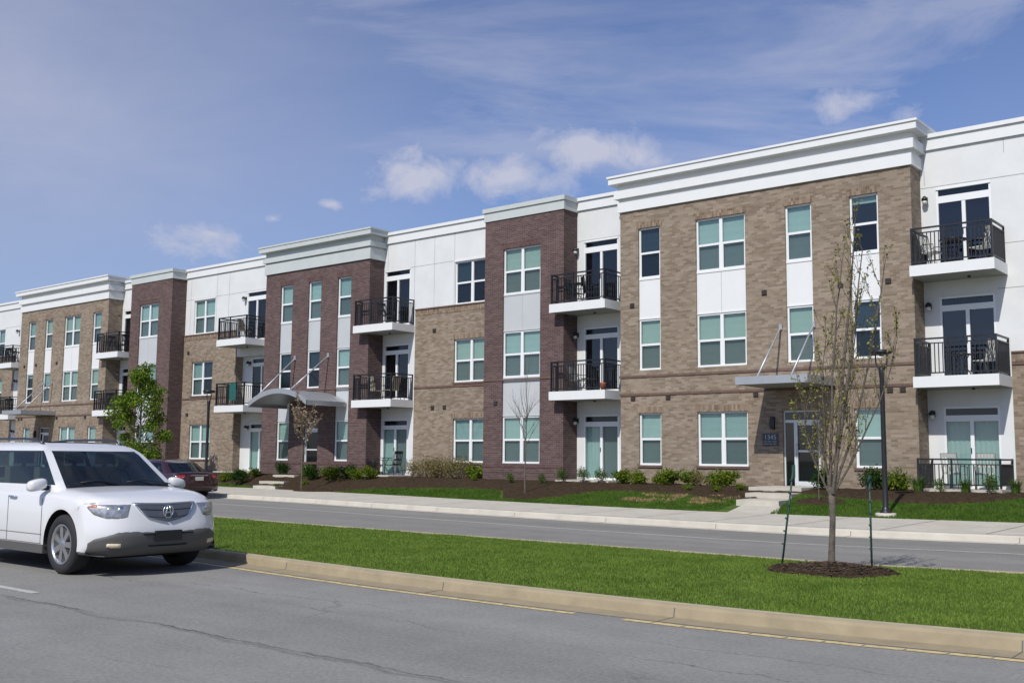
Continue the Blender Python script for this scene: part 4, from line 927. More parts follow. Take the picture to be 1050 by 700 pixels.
# ------------------------------------------------------------------ street lamps
def street_lamp(x, y, z, label):
    t = thing('street_lamp', (x, y, z), label, 'street lamp', 'black street lamps on the lawn')
    mb = MB().mat(M_conc); mb.lathe([(.24, -.15), (.24, .05), (.22, .07), (0, .07)], (0, 0, 0), seg=20); build('footing', mb, t)
    mb = MB().mat(M_black); mb.lathe([(.14, .07), (.14, .10), (.10, .13), (.065, .22), (.058, .9), (.055, 3.25), (.062, 3.3), (.075, 3.45), (.06, 3.5)], (0, 0, 0), seg=16); build('pole', mb, t)
    mb = MB().mat(M_black)
    for s_ in (-1, 1): mb.tube([(0, 0, 3.40), (s_*.09, 0, 3.50), (s_*.135, 0, 3.62), (s_*.14, 0, 3.82)], [.03, .022, .018, .018], 8)
    build('yoke', mb, t)
    mb = MB().mat(M_black); mb.lathe([(0, 3.80), (.16, 3.80), (.235, 3.83), (.25, 3.86), (.24, 3.90), (.10, 3.925), (0, 3.93)], (0, 0, 0), seg=28); mb.lathe([(0, 3.76), (.05, 3.77), (.06, 3.80)], (0, 0, 0), seg=16); h_ = build('lamp_head', mb, t)
    mb = MB().mat(M_lens); mb.lathe([(0, 3.796), (.13, 3.797)], (0, 0, 0), seg=20, cap=False); build('lens', mb, h_)
    return t
street_lamp(-9.09, 24.95, .22, 'black street lamp with flat disc head near the entry steps, right of the median tree')
street_lamp(-36.6, 25.2, .2, 'black street lamp beside the dark red sedan, left of the arched canopy')

# ------------------------------------------------------------------ balcony furniture
def chair_proto(fab, frame, kind):
    fr = MB().mat(frame); r = .013
    for s_ in (-1, 1):
        fr.tube([(s_*.26, -.24, 0), (s_*.25, -.22, .40), (s_*.26, -.20, .60), (s_*.27, .12, .62), (s_*.26, .20, .58)], r, 6)
        fr.tube([(s_*.25, .30, 0), (s_*.24, .18, .40), (s_*.23, .30, .95)], r, 6)
    fr.tube([(-.23, .30, .95), (.23, .30, .95)], r, 6); fr.tube([(-.25, -.22, .40), (.25, -.22, .40)], r, 6)
    se = MB().mat(fab); ba = MB().mat(fab)
    if kind == 'sling': se.box(-.23, .23, -.22, .18, .395, .415); ba.prism([(-.22, 0), (.22, 0), (.22, .02), (-.22, .02)], 0, .58)
    else:
        se.box(-.23, .23, -.22, .18, .40, .42)
        for i in range(6): ba.box(-.20+.08*i-.012, -.20+.08*i+.012, 0, .02, 0, .56)
        ba.box(-.22, .22, 0, .02, .46, .56); ba.box(-.22, .22, 0, .02, 0, .06); ba.box(-.2, .2, 0, .02, .2, .26)
    return fr, se, ba
CH = {}
def chair(key, x, y, z, rz, label, fab, frame=None, kind='sling'):
    t = thing('patio_chair', (x, y, z), label, 'chair', 'chairs on the balconies and patios', rz)
    if key not in CH:
        fr, se, ba = chair_proto(fab, frame or M_black, kind); CH[key] = (fr.mesh('frame'), se.mesh('seat'), ba.mesh('backrest'))
    a, b_, c = CH[key]; link('frame', a, t); link('seat', b_, t); o = link('backrest', c, t, (0, .19, .40)); o.rotation_euler = (-math.atan2(.12, .55), 0, 0); return t
def table(x, y, z, label, r=.36, h=.70):
    t = thing('bistro_table', (x, y, z), label, 'table', 'tables on the balconies and patios')
    mb = MB().mat(M_black); mb.lathe([(0, h), (r, h), (r, h-.025), (0, h-.025)], (0, 0, 0), seg=24); build('tabletop', mb, t)
    for i in range(4): mb = MB().mat(M_black); a = PI/4+i*PI/2; mb.tube([(math.cos(a)*.28, math.sin(a)*.28, 0), (math.cos(a)*.08, math.sin(a)*.08, .35), (math.cos(a)*.22, math.sin(a)*.22, h-.02)], .012, 6); build('leg', mb, t)
M_iron = mat('wrought_iron', (.10, .085, .07), .5)
F3, F2, F1 = 6.88, 3.80, .765
chair('iron', -9.35, 29.85, F3, -PI/2-.3+PI, 'left pale-backed metal chair on the top right-hand balcony', M_fabw, M_iron, 'slat')
chair('iron', -8.05, 29.85, F3, PI/2-.3+PI, 'right pale-backed metal chair on the top right-hand balcony', M_fabw, M_iron, 'slat')
table(-8.75, 29.75, F3, 'round black table between two chairs on the top right-hand balcony')
chair('iron', -8.1, 29.9, F2, PI/2+PI-.4, 'pale metal chair with slatted back on the middle right-hand balcony', M_fabw, M_iron, 'slat')
table(-8.65, 29.75, F2, 'small table on the middle right-hand balcony', .28, .6)
chair('iron', -9.0, 29.95, F1, PI-.2, 'left metal chair behind the ground-floor patio railing', M_fabw, M_iron, 'slat')
chair('iron', -8.2, 29.95, F1, PI+.3, 'right metal chair behind the ground-floor patio railing', M_fabw, M_iron, 'slat')
chair('black', -21.75, 29.9, F3, -PI/2+PI, 'black chair left of the table on the top balcony beside the large tan block', M_black, M_black, 'slat')
chair('black', -21.1, 30.0, F3, 2.4, 'black chair nearer the door on the top balcony beside the large tan block', M_black, M_black, 'slat')
table(-21.45, 29.6, F3, 'black table on the top balcony beside the large tan block', .3)
chair('grey', -21.6, 29.9, F2, PI/2, 'grey sling chair on the middle balcony beside the large tan block', mat('grey_sling', (.22, .22, .21), .8))
table(-21.05, 29.8, F2, 'low dark table on the middle balcony beside the large tan block', .25, .45)
chair('tan', -31.75, 29.9, 3.78, PI-.2, 'tan sling chair at the left of the middle balcony by the arched canopy', M_fab)
chair('tan', -30.9, 29.9, 3.78, -PI/2, 'tan sling chair by the door of the middle balcony beside the arched canopy tower', M_fab)
chair('black', -31.9, 30.0, F1, PI/2, 'black chair at the left of the ground-floor patio table', M_black, M_black, 'slat')
chair('black', -30.8, 30.0, F1, -PI/2, 'black chair at the right of the ground-floor patio table', M_black, M_black, 'slat')
table(-31.35, 29.95, F1, 'black patio table between two black chairs on the ground floor', .38)
chair('black', -31.3, 29.9, 6.85, PI/2, 'dark chair on the top balcony right of the maroon entrance tower', M_black, M_black, 'slat')
chair('tan', -40.7, 29.9, 6.87, PI/2+.4, 'tan chair on the top balcony left of the maroon entrance tower', M_fab)
chair('black', -41.4, 29.9, 3.78, PI, 'dark chair behind the teal cloth on the middle left balcony', M_black, M_black, 'slat')
mb = MB().mat(M_towel); mb.grid([[(x, 29.275+.012*math.sin(x*22), 4.80), (x, 29.27+.02*math.sin(x*22), 4.4), (x, 29.275+.014*math.sin(x*22+.5), 4.02)] for x in [-40.92+.05*i for i in range(10)]])
mb.grid([[(x, 29.275+.012*math.sin(x*22), 4.80), (x, 29.34, 4.835), (x, 29.375, 4.5)] for x in [-40.92+.05*i for i in range(10)]])
tag(build('hanging_cloth', mb), 'teal cloth hung over the railing of the middle left balcony', 'cloth')
chair('black', -52.2, 29.9, 6.86, PI/2, 'dark chair on the far top balcony between the far tan block and maroon tower', M_black, M_black, 'slat')
chair('black', -51.4, 29.9, 6.86, -PI/2, 'second dark chair near the door of the far top balcony', M_black, M_black, 'slat')
chair('black', -52.1, 29.9, 3.80, PI/2, 'dark chair on the far middle balcony between the far tan block and maroon tower', M_black, M_black, 'slat')
table(-51.5, 29.8, 3.80, 'dark table on the far middle balcony')
chair('black', -63.9, 29.9, 6.86, PI/2, 'dark chair on the top balcony at the far left edge', M_black, M_black, 'slat')
table(-63.2, 29.8, 6.86, 'dark table on the top balcony at the far left edge')
chair('black', -63.6, 29.9, 3.80, PI/2, 'dark chair on the middle balcony at the far left edge', M_black, M_black, 'slat')
mb = MB().mat(M_orange); mb.lathe([(.07, 0), (.11, .2), (.12, .24), (.10, .24), (.09, .2), (0, .19)], (0, 0, 0), seg=16); tag(build('flower_pot', mb, None, (-20.12, 29.32, 3.80)), 'small orange pot at the right end of the middle balcony beside the large tan block', 'flower pot')

# ------------------------------------------------------------------ cars
def interp_tab(tab, q): xs = [t[0] for t in tab]; return [float(np.interp(q, xs, [t[i] for t in tab])) for i in range(1, len(tab[0]))]
def make_car(loc, P, label, cat, name='parked_car', rz=0):
    t = thing(name, loc, label, cat, None, rz)
    hwid = P['hw']; ctl = P['outline']; D_ = 3      # control points (x, z, kind) with kind f front, t top, r rear, b bottom
    WT = {'f': (1, 0, 0, 0), 'F': (1, 0, 1, 0), 'G': (.45, 0, 1, 0), 't': (0, 0, 1, 0), 'R': (0, 1, 1, 0), 'r': (0, 1, 0, 0), 'b': (0, 0, 0, 1)}
    out = []; nc = len(ctl)
    for i in range(nc):
        p0, p1, p2, p3 = [ctl[(i+j-1) % nc] for j in range(4)]
        for q in range(D_):
            f = q/D_; cr_ = lambda a, b_, c, d: b_+.5*f*(c-a+f*(2*a-5*b_+4*c-d+f*(3*(b_-c)+d-a)))*.75+(c-b_)*f*.25 if False else .6*(b_+.5*f*(c-a+f*(2*a-5*b_+4*c-d+f*(3*(b_-c)+d-a))))+.4*(b_+(c-b_)*f)
            w = [WT[p1[2]][j]*(1-f)+WT[p2[2]][j]*f for j in range(4)]
            out.append((cr_(p0[0], p1[0], p2[0], p3[0]), cr_(p0[1], p1[1], p2[1], p3[1]), w))
    nf = tuple(v*D_ for v in P['nfront']); nr = tuple(v*D_ for v in P['nrear'])
    def prof(y):
        s_ = abs(y)/hwid; res = []
        for (x, z, (wf, wr, wz, wb)) in out:
            x = x-wf*(.015*(s_/.9)**2+P['fsweep']*max(0, (s_-.25)/.75)**3.2)
            x = x+wr*(.01*(s_/.9)**2+P['rsweep']*max(0, (s_-.3)/.7)**3.5)
            z = z-wz*(.025*(s_/.8)**2+P['shoulder']*max(0, (s_-.80)/.2)**2)+wb*.05*max(0, (s_-.7)/.3)**2
            res.append((x, z))
        return res
    ys = [0, .2, .4, .55, .66, .75, .82, .88, .92, .95, .975, .99, 1.0]; ys = [-v for v in ys[::-1]]+ys[1:]
    mb = MB().mat(P['paint']); mb.smooth = True; rows = []
    for v in ys:
        pr = prof(v*hwid); y = v*hwid
        if abs(v) > .985:
            k = .985 if abs(v) < .995 else .95; pr = [(x*1.0-(x-(-1.4))*(1-k)*.25, .65+(z-.65)*k) for x, z in pr]
        rows.append([(x, y, z) for x, z in pr])
    mb.grid(rows, True); n = len(out); mb.face([i for i in range(n)]); mb.face([len(rows)*n-n+i for i in range(n)][::-1]); me = mb.mesh('body', True); _b = bmesh.new(); _b.from_mesh(me); bmesh.ops.triangulate(_b, faces=[f for f in _b.faces if len(f.verts) > 4]); bmesh.ops.recalc_face_normals(_b, faces=_b.faces); _b.to_mesh(me); _b.free()
    body = link('body', me, t)
    # wheel arches
    cb = MB().mat(M_well); WB = P['wb']; Ra = P['arch']
    for xw in (0, -WB):
        for s_ in (-1, 1): cb.lathe([(Ra, s_*.64), (Ra, s_*1.3)], (xw, 0, P['wr']+.01), axis='y', seg=40)
    cut = build('cutter', cb, t, recalc=True)
    md = body.modifiers.new('cut', 'BOOLEAN'); md.operation = 'DIFFERENCE'; md.object = cut; md.solver = 'FAST'
    bpy.context.view_layer.update(); dg = bpy.context.evaluated_depsgraph_get(); nm = bpy.data.meshes.new_from_object(body.evaluated_get(dg)); body.modifiers.clear(); body.data = nm; print('body faces', len(me.polygons), len(nm.polygons))
    bpy.data.objects.remove(cut)
    if M_well.name not in [m_.name for m_ in nm.materials if m_]: nm.materials.append(M_well)
    wi = [m_.name if m_ else '' for m_ in nm.materials].index(M_well.name)
    nm.materials.append(M_clad); ci = len(nm.materials)-1
    for p in nm.polygons:
        c = p.center; isw = False
        for xw in (0, -WB):
            r = math.hypot(c.x-xw, c.z-P['wr']-.01)
            if abs(c.y) > .6 and r < Ra+.004 and (r > Ra-.02 and abs(p.normal.y) < .5 or abs(abs(c.y)-.64) < .02): isw = True
        if isw: p.material_index = wi; p.use_smooth = False
        if not isw and c.z < P.get('clad', 0): p.material_index = ci
        if abs(p.normal.y) > .995: p.use_smooth = False
    try: nm.set_sharp_from_angle(angle=math.radians(38))
    except Exception: pass
    # greenhouse -----------------------------------------
    GT = P['green']      # (z, xf, xr, hw, bowf)
    NF, NS, NR = 16, 22, 10
    def ring(z):
        xf, xr, hw, bow = interp_tab(GT, z); pts = []
        for i in range(NF): v = -1+2*i/NF; pts.append((xf-bow*abs(v)**2.6, v*hw, 'f', v))
        for i in range(NS): f = i/NS; x = (xf-bow)+((xr+bow*.7)-(xf-bow))*f; pts.append((x, hw+.03*math.sin(PI*f), 'l', f))
        for i in range(NR): v = 1-2*i/NR; pts.append((xr+bow*.7*abs(v)**2.6, v*hw, 'r', v))
        for i in range(NS): f = 1-i/NS; x = (xf-bow)+((xr+bow*.7)-(xf-bow))*f; pts.append((x, -hw-.03*math.sin(PI*f), 's', f))
        return pts
    zl = P['zl']; rg = [ring(z) for z in zl]; N_ = len(rg[0]); wz0, wz1, fz1 = P['winz']
    ro = MB().mat(P['paint']); ro.smooth = True; gl = {k: MB().mat(G_car) for k in ('windshield', 'rear_window')}; gl.update({('side_window', q, kd): MB().mat(G_car) for q in range(len(P['sidewin'])) for kd in 'ls'}); tr = MB().mat(M_black)
    V = [[Vector((p[0], p[1], z)) for p in r] for r, z in zip(rg, zl)]
    for i in range(len(zl)-1):
        for k in range(N_):
            k2 = (k+1) % N_; q = [V[i][k], V[i][k2], V[i+1][k2], V[i+1][k]]; zm = (zl[i]+zl[i+1])/2; a = rg[i][k]; b_ = rg[i][k2]; kind = a[2]; dst = ro
            if kind == 'f' and wz0-.05 < zm < fz1 and 1 <= k <= NF-2: dst = gl['windshield']
            elif kind == 'r' and wz0 < zm < fz1: 
                kk = k-NF-NS
                if 1 <= kk <= NR-2: dst = gl['rear_window']
            elif kind in 'ls' and wz0 < zm < wz1:
                fm = (a[3]+b_[3])/2 if b_[2] == kind else a[3]
                hit = [q_ for q_, (f0, f1) in enumerate(P['sidewin']) if f0 < fm < f1]
                if hit: dst = gl[('side_window', hit[0], kind)]
                elif P['sidewin'][0][0] < fm < P['sidewin'][-1][1]: dst = tr
            if dst is not ro and dst is not tr:
                sm_ = dst.smooth; dst.smooth = True; dst.poly(q); dst.smooth = sm_
            else: dst.poly(q)
    ro.mat(P['paint']); ro.poly([tuple(v) for v in V[-1]])
    def weld(mb_, name, par):
        me_ = mb_.mesh(name); bm = bmesh.new(); bm.from_mesh(me_); bmesh.ops.remove_doubles(bm, verts=bm.verts, dist=.0005); bmesh.ops.recalc_face_normals(bm, faces=bm.faces); bm.to_mesh(me_); bm.free(); return link(name, me_, par)
    weld(ro, 'roof', t); weld(tr, 'pillar_trim', t)
    for k, g_ in gl.items(): weld(g_, k if isinstance(k, str) else 'side_window', t)
    # interior
    mi = MB().mat(M_dark); GT = GT[1:]; xf0 = GT[0][1]; xr0 = GT[0][2]; mi.box(xf0-.55, xf0-.1, -P['hw']*.78, P['hw']*.78, GT[0][0]-.05, GT[0][0]+.05)
    mi.lathe([(.17, -.012), (.185, 0), (.17, .012)], (xf0-.75, P['hw']*.38, GT[0][0]+.06), axis='x', seg=20, cap=False); build('dashboard', mi, t)
    for xx in (xf0-1.15, xf0-2.0):
        for yy in (-.38, .38):
            ms = MB().mat(M_seat); ms.smooth = False; zt = GT[0][0]+.27; ms.prism([(xx-.10, yy-.24), (xx+.04, yy-.23), (xx+.04, yy+.23), (xx-.10, yy+.24)], zt-.62, zt); ms.prism([(xx-.10, yy-.12), (xx, yy-.12), (xx, yy+.12), (xx-.10, yy+.12)], zt+.04, zt+.20); ms.box(xx-.06, xx-.04, yy-.03, yy+.03, zt, zt+.05); build('seat', ms, t)
    # wheels
    def wheel(xw, s_):
        R_ = P['wr']; Wd = P['tw']; yc = s_*(P['track']/2)
        w = link('wheel', None, t, (xw, yc, R_))
        ty = MB().mat(M_tyre); h = Wd/2; rr = R_*P['rimf']
        ty.lathe([(rr, -h*.8), (rr+.02, -h), (R_-.04, -h), (R_-.008, -h*.8), (R_, -h*.4), (R_, h*.4), (R_-.008, h*.8), (R_-.04, h), (rr+.02, h), (rr, h*.8)], (0, 0, 0), axis='y', seg=40, cap=False); build('tyre', ty, w)
        rm = MB().mat(M_rim); f = s_; rm.lathe([(rr+.004, f*h*.93), (rr-.012, f*h*.97), (rr-.022, f*h*.7), (rr-.03, -f*h*.6), (0, -f*h*.6)], (0, 0, 0), axis='y', seg=40, cap=False)
        rm.lathe([(.07, f*h*.2), (.07, f*h*.78), (.05, f*h*.86), (0, f*h*.86)], (0, 0, 0), axis='y', seg=20, cap=False)
        ns = P['spokes']
        for i in range(ns):
            a = 2*PI*i/ns; d = Vector((math.cos(a), 0, math.sin(a))); e = Vector((-math.sin(a), 0, math.cos(a))); y0 = f*h*.42; y1 = f*h*.82
            A = [d*.05+e*.028, d*(rr-.015)+e*.040, d*(rr-.015)-e*.040, d*.05-e*.028]
            top = [Vector((v.x, y1 if j in (0, 3) else f*h*.78, v.z)) for j, v in enumerate(A)]; bot = [Vector((v.x, y0, v.z)) for v in A]
            rm.poly(top); 
            for j in range(4): j2 = (j+1) % 4; rm.poly([top[j], top[j2], bot[j2], bot[j]])
        rm.mat(M_well); rm.lathe([(rr-.028, -f*h*.2), (0, -f*h*.2)], (0, 0, 0), axis='y', seg=30, cap=False); build('rim', rm, w)
    for xw in (0, -WB):
        for s_ in (-1, 1): wheel(xw, s_)
    mu = MB().mat(M_well); mu.box(-WB-.5, .5, -hwid*.66, hwid*.66, .20, .34); build('underbody', mu, t)
    def fx(y, z, end='f'):
        pr = prof(y); a, b_ = (nf if end == 'f' else nr); seg_ = pr[a:b_+1]; zz = [p[1] for p in seg_]; xx = [p[0] for p in seg_]
        if zz[0] > zz[-1]: zz, xx = zz[::-1], xx[::-1]
        return float(np.interp(z, zz, xx))
    def patch(top, bot, mt, off=.006, n=14, m_=6, end='f', thick=None):
        """surface piece over the front/rear skin; top/bot = [(y,z),...] polylines"""
        def samp(pl, f): L_ = len(pl)-1; i = min(L_-1, int(f*L_)); g_ = f*L_-i; return (pl[i][0]*(1-g_)+pl[i+1][0]*g_, pl[i][1]*(1-g_)+pl[i+1][1]*g_)
        mb_ = MB().mat(mt); mb_.smooth = True; rows_ = []; sg = 1 if end == 'f' else -1
        for j in range(m_+1):
            r_ = []
            for i in range(n+1):
                a, b_ = samp(top, i/n), samp(bot, i/n); g_ = j/m_; y, z = P.get('ysc', 1)*(a[0]*(1-g_)+b_[0]*g_), a[1]*(1-g_)+b_[1]*g_
                x = fx(y, z, end); e = .02; dy = (fx(y+e, z, end)-fx(y-e, z, end))/(2*e); nn = Vector((1, -dy, 0)).normalized()*sg if sg > 0 else Vector((-1, dy, 0)).normalized()
                edge = (i in (0, n) or j in (0, m_)); p = Vector((x, y, z))+nn*(off if not edge else -.004); r_.append(p)
            rows_.append(r_)
        mb_.grid(rows_); return mb_
    return t, fx, patch, prof, body
# white SUV, facing +x on the near road
SUVO = [(.62, .24, 'b'), (.84, .27, 'f'), (.93, .36, 'f'), (.955, .50, 'f'), (.945, .60, 'f'), (.915, .70, 'f'), (.88, .80, 'f'), (.84, .885, 'f'), (.77, .935, 'F'), (.62, .985, 'G'), (.34, 1.035, 't'), (.08, 1.062, 't'), (-.18, 1.082, 't'), (-.9, 1.09, 't'), (-2.0, 1.09, 't'), (-3.3, 1.10, 't'), (-3.78, 1.08, 'R'), (-3.86, .95, 'r'), (-3.90, .75, 'r'), (-3.91, .52, 'r'), (-3.86, .36, 'r'), (-3.65, .27, 'b'), (-2.4, .25, 'b'), (-1.0, .25, 'b')]
SUV = dict(ysc=.945, clad=.30, hw=.93, outline=SUVO, nfront=(1, 8), nrear=(16, 20), fsweep=.36, rsweep=.22, shoulder=.085, paint=M_suv, wb=2.75, arch=.425, wr=.372, tw=.25, track=1.59, rimf=.66, spokes=7,
  green=[(.96, -.08, -3.76, .86, .14), (1.05, -.14, -3.74, .855, .14), (1.10, -.21, -3.72, .845, .14), (1.50, -.80, -3.50, .72, .11), (1.56, -.93, -3.44, .69, .10), (1.62, -1.12, -3.35, .63, .09), (1.65, -1.35, -3.22, .53, .08), (1.662, -1.65, -3.0, .38, .06)],
  zl=[.96, 1.05, 1.10, 1.16, 1.26, 1.38, 1.49, 1.54, 1.58, 1.62, 1.64, 1.65, 1.662], winz=(1.10, 1.54, 1.52), sidewin=[(.0, .31), (.34, .64), (.67, .93)])
suv, fx, patch, prof, body = make_car((-12.88, 7.70, 0), SUV, 'white SUV with grey lower bumper driving along the near road at left', 'car', 'white_suv')
def yb(y): return y
# lower grey bumper cladding
build('bumper_cladding', patch([(-.955, .42), (-.90, .48), (-.68, .555), (-.50, .56), (0, .535), (.50, .56), (.68, .555), (.90, .48), (.955, .42)], [(-.955, .29), (-.90, .275), (-.6, .265), (0, .265), (.6, .265), (.90, .275), (.955, .29)], M_clad, .012, 36, 8), suv)
gr = build('grille', patch([(-.46, .895), (-.2, .885), (0, .88), (.2, .885), (.46, .895)], [(-.30, .715), (-.16, .675), (0, .645), (.16, .675), (.30, .715)], M_grille, .010, 20, 8), suv)
m1 = patch([(-.475, .905), (-.2, .897), (0, .892), (.2, .897), (.475, .905)], [(-.46, .893), (-.2, .883), (0, .878), (.2, .883), (.46, .893)], M_chrome, .022, 20, 2); build('chrome_trim', m1, gr)
build('chrome_trim', patch([(-.475, .905), (-.40, .80), (-.315, .715), (-.16, .672), (0, .64)], [(-.455, .905), (-.38, .80), (-.30, .728), (-.155, .688), (0, .658)], M_chrome, .022, 24, 2), gr)
build('chrome_trim', patch([(.475, .905), (.40, .80), (.315, .715), (.16, .672), (0, .64)], [(.455, .905), (.38, .80), (.30, .728), (.155, .688), (0, .658)], M_chrome, .022, 24, 2), gr)
build('grille_slot', patch([(-.40, .835), (0, .815), (.40, .835)], [(-.385, .805), (0, .785), (.385, .805)], M_well, .016, 20, 2), gr)
build('grille_slot', patch([(-.33, .745), (0, .715), (.33, .745)], [(-.30, .725), (0, .70), (.30, .725)], M_well, .016, 20, 2), gr)
# round caliper emblem
em = MB().mat(M_chrome); ez, ex = .785, fx(0, .785)+.035
em.tube([(ex, .062*math.cos(a)*1.1, ez+.078*math.sin(a)) for a in [2*PI*i/24 for i in range(25)]], .009, 6, False)
for s_ in (-1, 1): em.tube([(ex+.004, s_*.018, ez+.074), (ex+.004, s_*.020, ez+.03), (ex+.004, s_*.030, ez), (ex+.004, s_*.046, ez-.06)], .010, 6)
em.tube([(ex+.004, -.03, ez-.012), (ex+.004, .03, ez-.012)], .008, 6); build('emblem', em, gr)
for s_ in (-1, 1):
    def yy(L_): return [(s_*a, b_) for a, b_ in L_]
    h_ = build('headlight', patch(yy([(.49, .885), (.62, .898), (.76, .905), (.88, .90), (.945, .885)]), yy([(.56, .725), (.66, .705), (.80, .705), (.90, .75), (.94, .83)]), M_lamp, .012, 18, 6), suv)
    build('turn_signal', patch(yy([(.845, .882), (.89, .882), (.93, .868)]), yy([(.85, .83), (.89, .835), (.925, .85)]), M_amber, .018, 8, 3), h_)
    b2 = MB().mat(M_chrome); b2.smooth = True; x_ = fx(s_*.62, .815); b2.lathe([(.055, .0), (.05, .018), (.02, .03), (0, .032)], (x_, s_*.59, .812), axis='x', seg=18, cap=False); x_ = fx(s_*.74, .815); b2.lathe([(.045, .0), (.04, .02), (.02, .028), (0, .03)], (x_, s_*.695, .815), axis='x', seg=18, cap=False); build('reflector', b2, h_)
    build('fog_light', patch(yy([(.64, .42), (.74, .425), (.80, .42)]), yy([(.62, .355), (.74, .35), (.80, .37)]), M_fog, .026, 8, 4), suv)
    # mirror
    mr_ = MB().mat(M_suv); mr_.smooth = True; c = Vector((-.50, s_*1.02, 1.10))
    rows = []
    for i in range(9):
        th = PI*i/8; sq = lambda v, e=.6: math.copysign(abs(v)**e, v); rows.append([(c.x+.085*sq(math.sin(th))*sq(math.cos(a))*(1.1 if math.cos(a) > 0 else .6), c.y+.125*sq(math.cos(th), .8), c.z+.078*sq(math.sin(th))*sq(math.sin(a))-.02*s_*sq(math.cos(th))*(1)) for a in [2*PI*k/18 for k in range(18)]])
    mr_.grid(rows, True); mr_.mat(M_black); mr_.tube([(-.50, s_*.82, 1.06), (-.50, s_*.95, 1.06)], .03, 8); mr_.mat(M_amber); build('wing_mirror', mr_, suv, recalc=True)
    # side seams, handles, skirt
    sd = MB().mat(M_line); yv = s_*.9305
    hd = MB().mat(M_chrome)
    for xx in (-1.28, -2.28): hd.tube([(xx+.1, s_*.935, .925), (xx+.08, s_*.955, .93), (xx-.08, s_*.955, .935), (xx-.1, s_*.935, .93)], .013, 8)
    build('door_handle', hd, suv)
    for xx, xb in ((-.50, -.46), (-1.42, -1.42), (-2.35, -2.25)):
        sd.box(xx-.004, xx+.004, yv-.004, yv+.004, .36, .93)
    sd.box(-2.25, -.48, yv-.003, yv+.003, .352, .360); sd.box(-2.25, -.48, yv-.006, yv+.006, .47, .476); build('door_seam', sd, suv)
    sk = MB().mat(M_clad); sk.box(-2.33, -.42, min(s_*.85, s_*.937), max(s_*.85, s_*.937), .235, .345); build('side_skirt', sk, suv)
    rl = MB().mat(M_rail); rl.tube([(-1.25, s_*.575, 1.63), (-1.4, s_*.575, 1.685), (-1.8, s_*.58, 1.705), (-2.8, s_*.58, 1.705), (-3.15, s_*.575, 1.68), (-3.3, s_*.59, 1.62)], .018, 8); build('roof_rail', rl, suv)
    ar = MB().mat(M_clad)
mb = patch([(-.42, .535), (0, .53), (.42, .535)], [(-.40, .495), (0, .49), (.40, .495)], M_well, .022, 16, 2); build('air_intake', mb, suv)
mb = patch([(-.34, .40), (0, .395), (.34, .40)], [(-.30, .345), (0, .34), (.30, .345)], M_well, .022, 16, 2); build('air_intake', mb, suv)
mb = MB().mat(M_black); mb.box(fx(0, .5), fx(0, .5)+.035, -.20, .17, .425, .555); build('plate_bracket', mb, suv)
mb = MB().mat(G_car if False else M_dark); mb.box(-2.2, -1.45, -.40, .40, 1.664, 1.667); build('sunroof', mb, suv)
for s_, a in ((-1, .75), (1, .05)):
    wp = MB().mat(M_black); wp.tube([(-.17, a*.94, 1.105), (-.28, a*.94-.35, 1.155), (-.26, a*.94-.60, 1.13)], .008, 5); build('wiper', wp, suv)

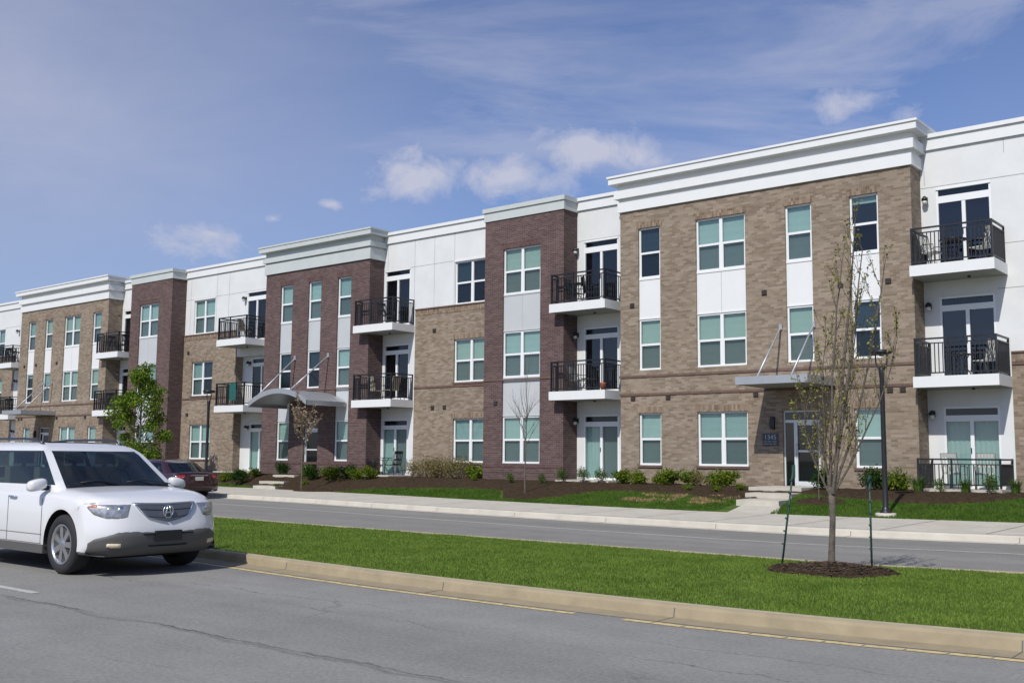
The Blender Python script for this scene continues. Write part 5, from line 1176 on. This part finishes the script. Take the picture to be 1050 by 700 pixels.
# dark red sedan parked at the far kerb, facing -x (its tail towards us)
SEDO = [(.58, .22, 'b'), (.80, .25, 'f'), (.88, .36, 'f'), (.89, .50, 'f'), (.86, .62, 'f'), (.80, .70, 'F'), (.50, .79, 'G'), (.0, .86, 't'), (-.35, .90, 't'), (-1.2, .90, 't'), (-2.3, .92, 't'), (-3.0, .95, 't'), (-3.4, .965, 't'), (-3.66, .96, 'R'), (-3.72, .88, 'r'), (-3.76, .74, 'r'), (-3.80, .58, 'r'), (-3.81, .42, 'r'), (-3.74, .30, 'r'), (-3.5, .24, 'b'), (-2.2, .22, 'b'), (-1.0, .22, 'b')]
SED = dict(hw=.91, outline=SEDO, nfront=(1, 5), nrear=(13, 18), fsweep=.30, rsweep=.22, shoulder=.10, paint=M_maroon, wb=2.78, arch=.37, wr=.325, tw=.21, track=1.56, rimf=.64, spokes=9,
  green=[(.80, -.12, -3.3, .81, .14), (.88, -.20, -3.25, .80, .14), (.94, -.34, -3.12, .79, .14), (1.28, -.98, -2.62, .64, .10), (1.34, -1.12, -2.46, .60, .09), (1.39, -1.30, -2.25, .52, .08), (1.415, -1.5, -2.0, .38, .05)],
  zl=[.80, .88, .94, 1.0, 1.10, 1.20, 1.28, 1.32, 1.35, 1.38, 1.40, 1.415], winz=(.94, 1.28, 1.30), sidewin=[(.05, .46), (.50, .90)])
# rear bumper at x = -31.3 : local -3.81 -> world, car turned by 180 deg
sed, sfx, spatch, sprof, sb = make_car((-31.25-3.81, 21.3, 0), SED, 'dark red sedan parked at the far kerb, seen from behind', 'car', 'parked_sedan', PI)
sed.scale = (1, 1, .955)
for s_ in (-1, 1):
    def yy(L_): return [(s_*a, b_) for a, b_ in L_]
    tl = build('tail_light', spatch(yy([(.52, .87), (.70, .86), (.84, .82)]), yy([(.52, .76), (.70, .73), (.84, .72)]), M_tail, .012, 10, 4, 'r'), sed)
    build('reverse_light', spatch(yy([(.56, .80), (.66, .80)]), yy([(.56, .765), (.66, .765)]), M_lens, .02, 4, 2, 'r'), tl)
    mb = MB().mat(M_chrome); mb.lathe([(.035, 0), (.035, -.06), (.028, -.06), (.028, 0)], (-3.80, s_*.5, .28), axis='x', seg=12, cap=False); build('exhaust_pipe', mb, sed)
    mr_ = MB().mat(M_maroon); mr_.box(-.75, -.62, min(s_*.86, s_*1.03), max(s_*.86, s_*1.03), .90, 1.01); build('wing_mirror', mr_, sed)
    sd = MB().mat(M_line)
    for xx in (-.5, -1.5, -2.45): sd.box(xx-.004, xx+.004, s_*.9105-.004, s_*.9105+.004, .34, .80)
    build('door_seam', sd, sed)
mb = MB().mat(M_plate); x_ = sfx(0, .74, 'r'); mb.box(x_-.02, x_-.002, -.155, .155, .66, .80); build('license_plate', mb, sed)
build('chrome_trim', spatch([(-.36, .855), (0, .86), (.36, .855)], [(-.36, .83), (0, .835), (.36, .83)], M_chrome, .018, 10, 2, 'r'), sed)
print('objects', len(bpy.data.objects))
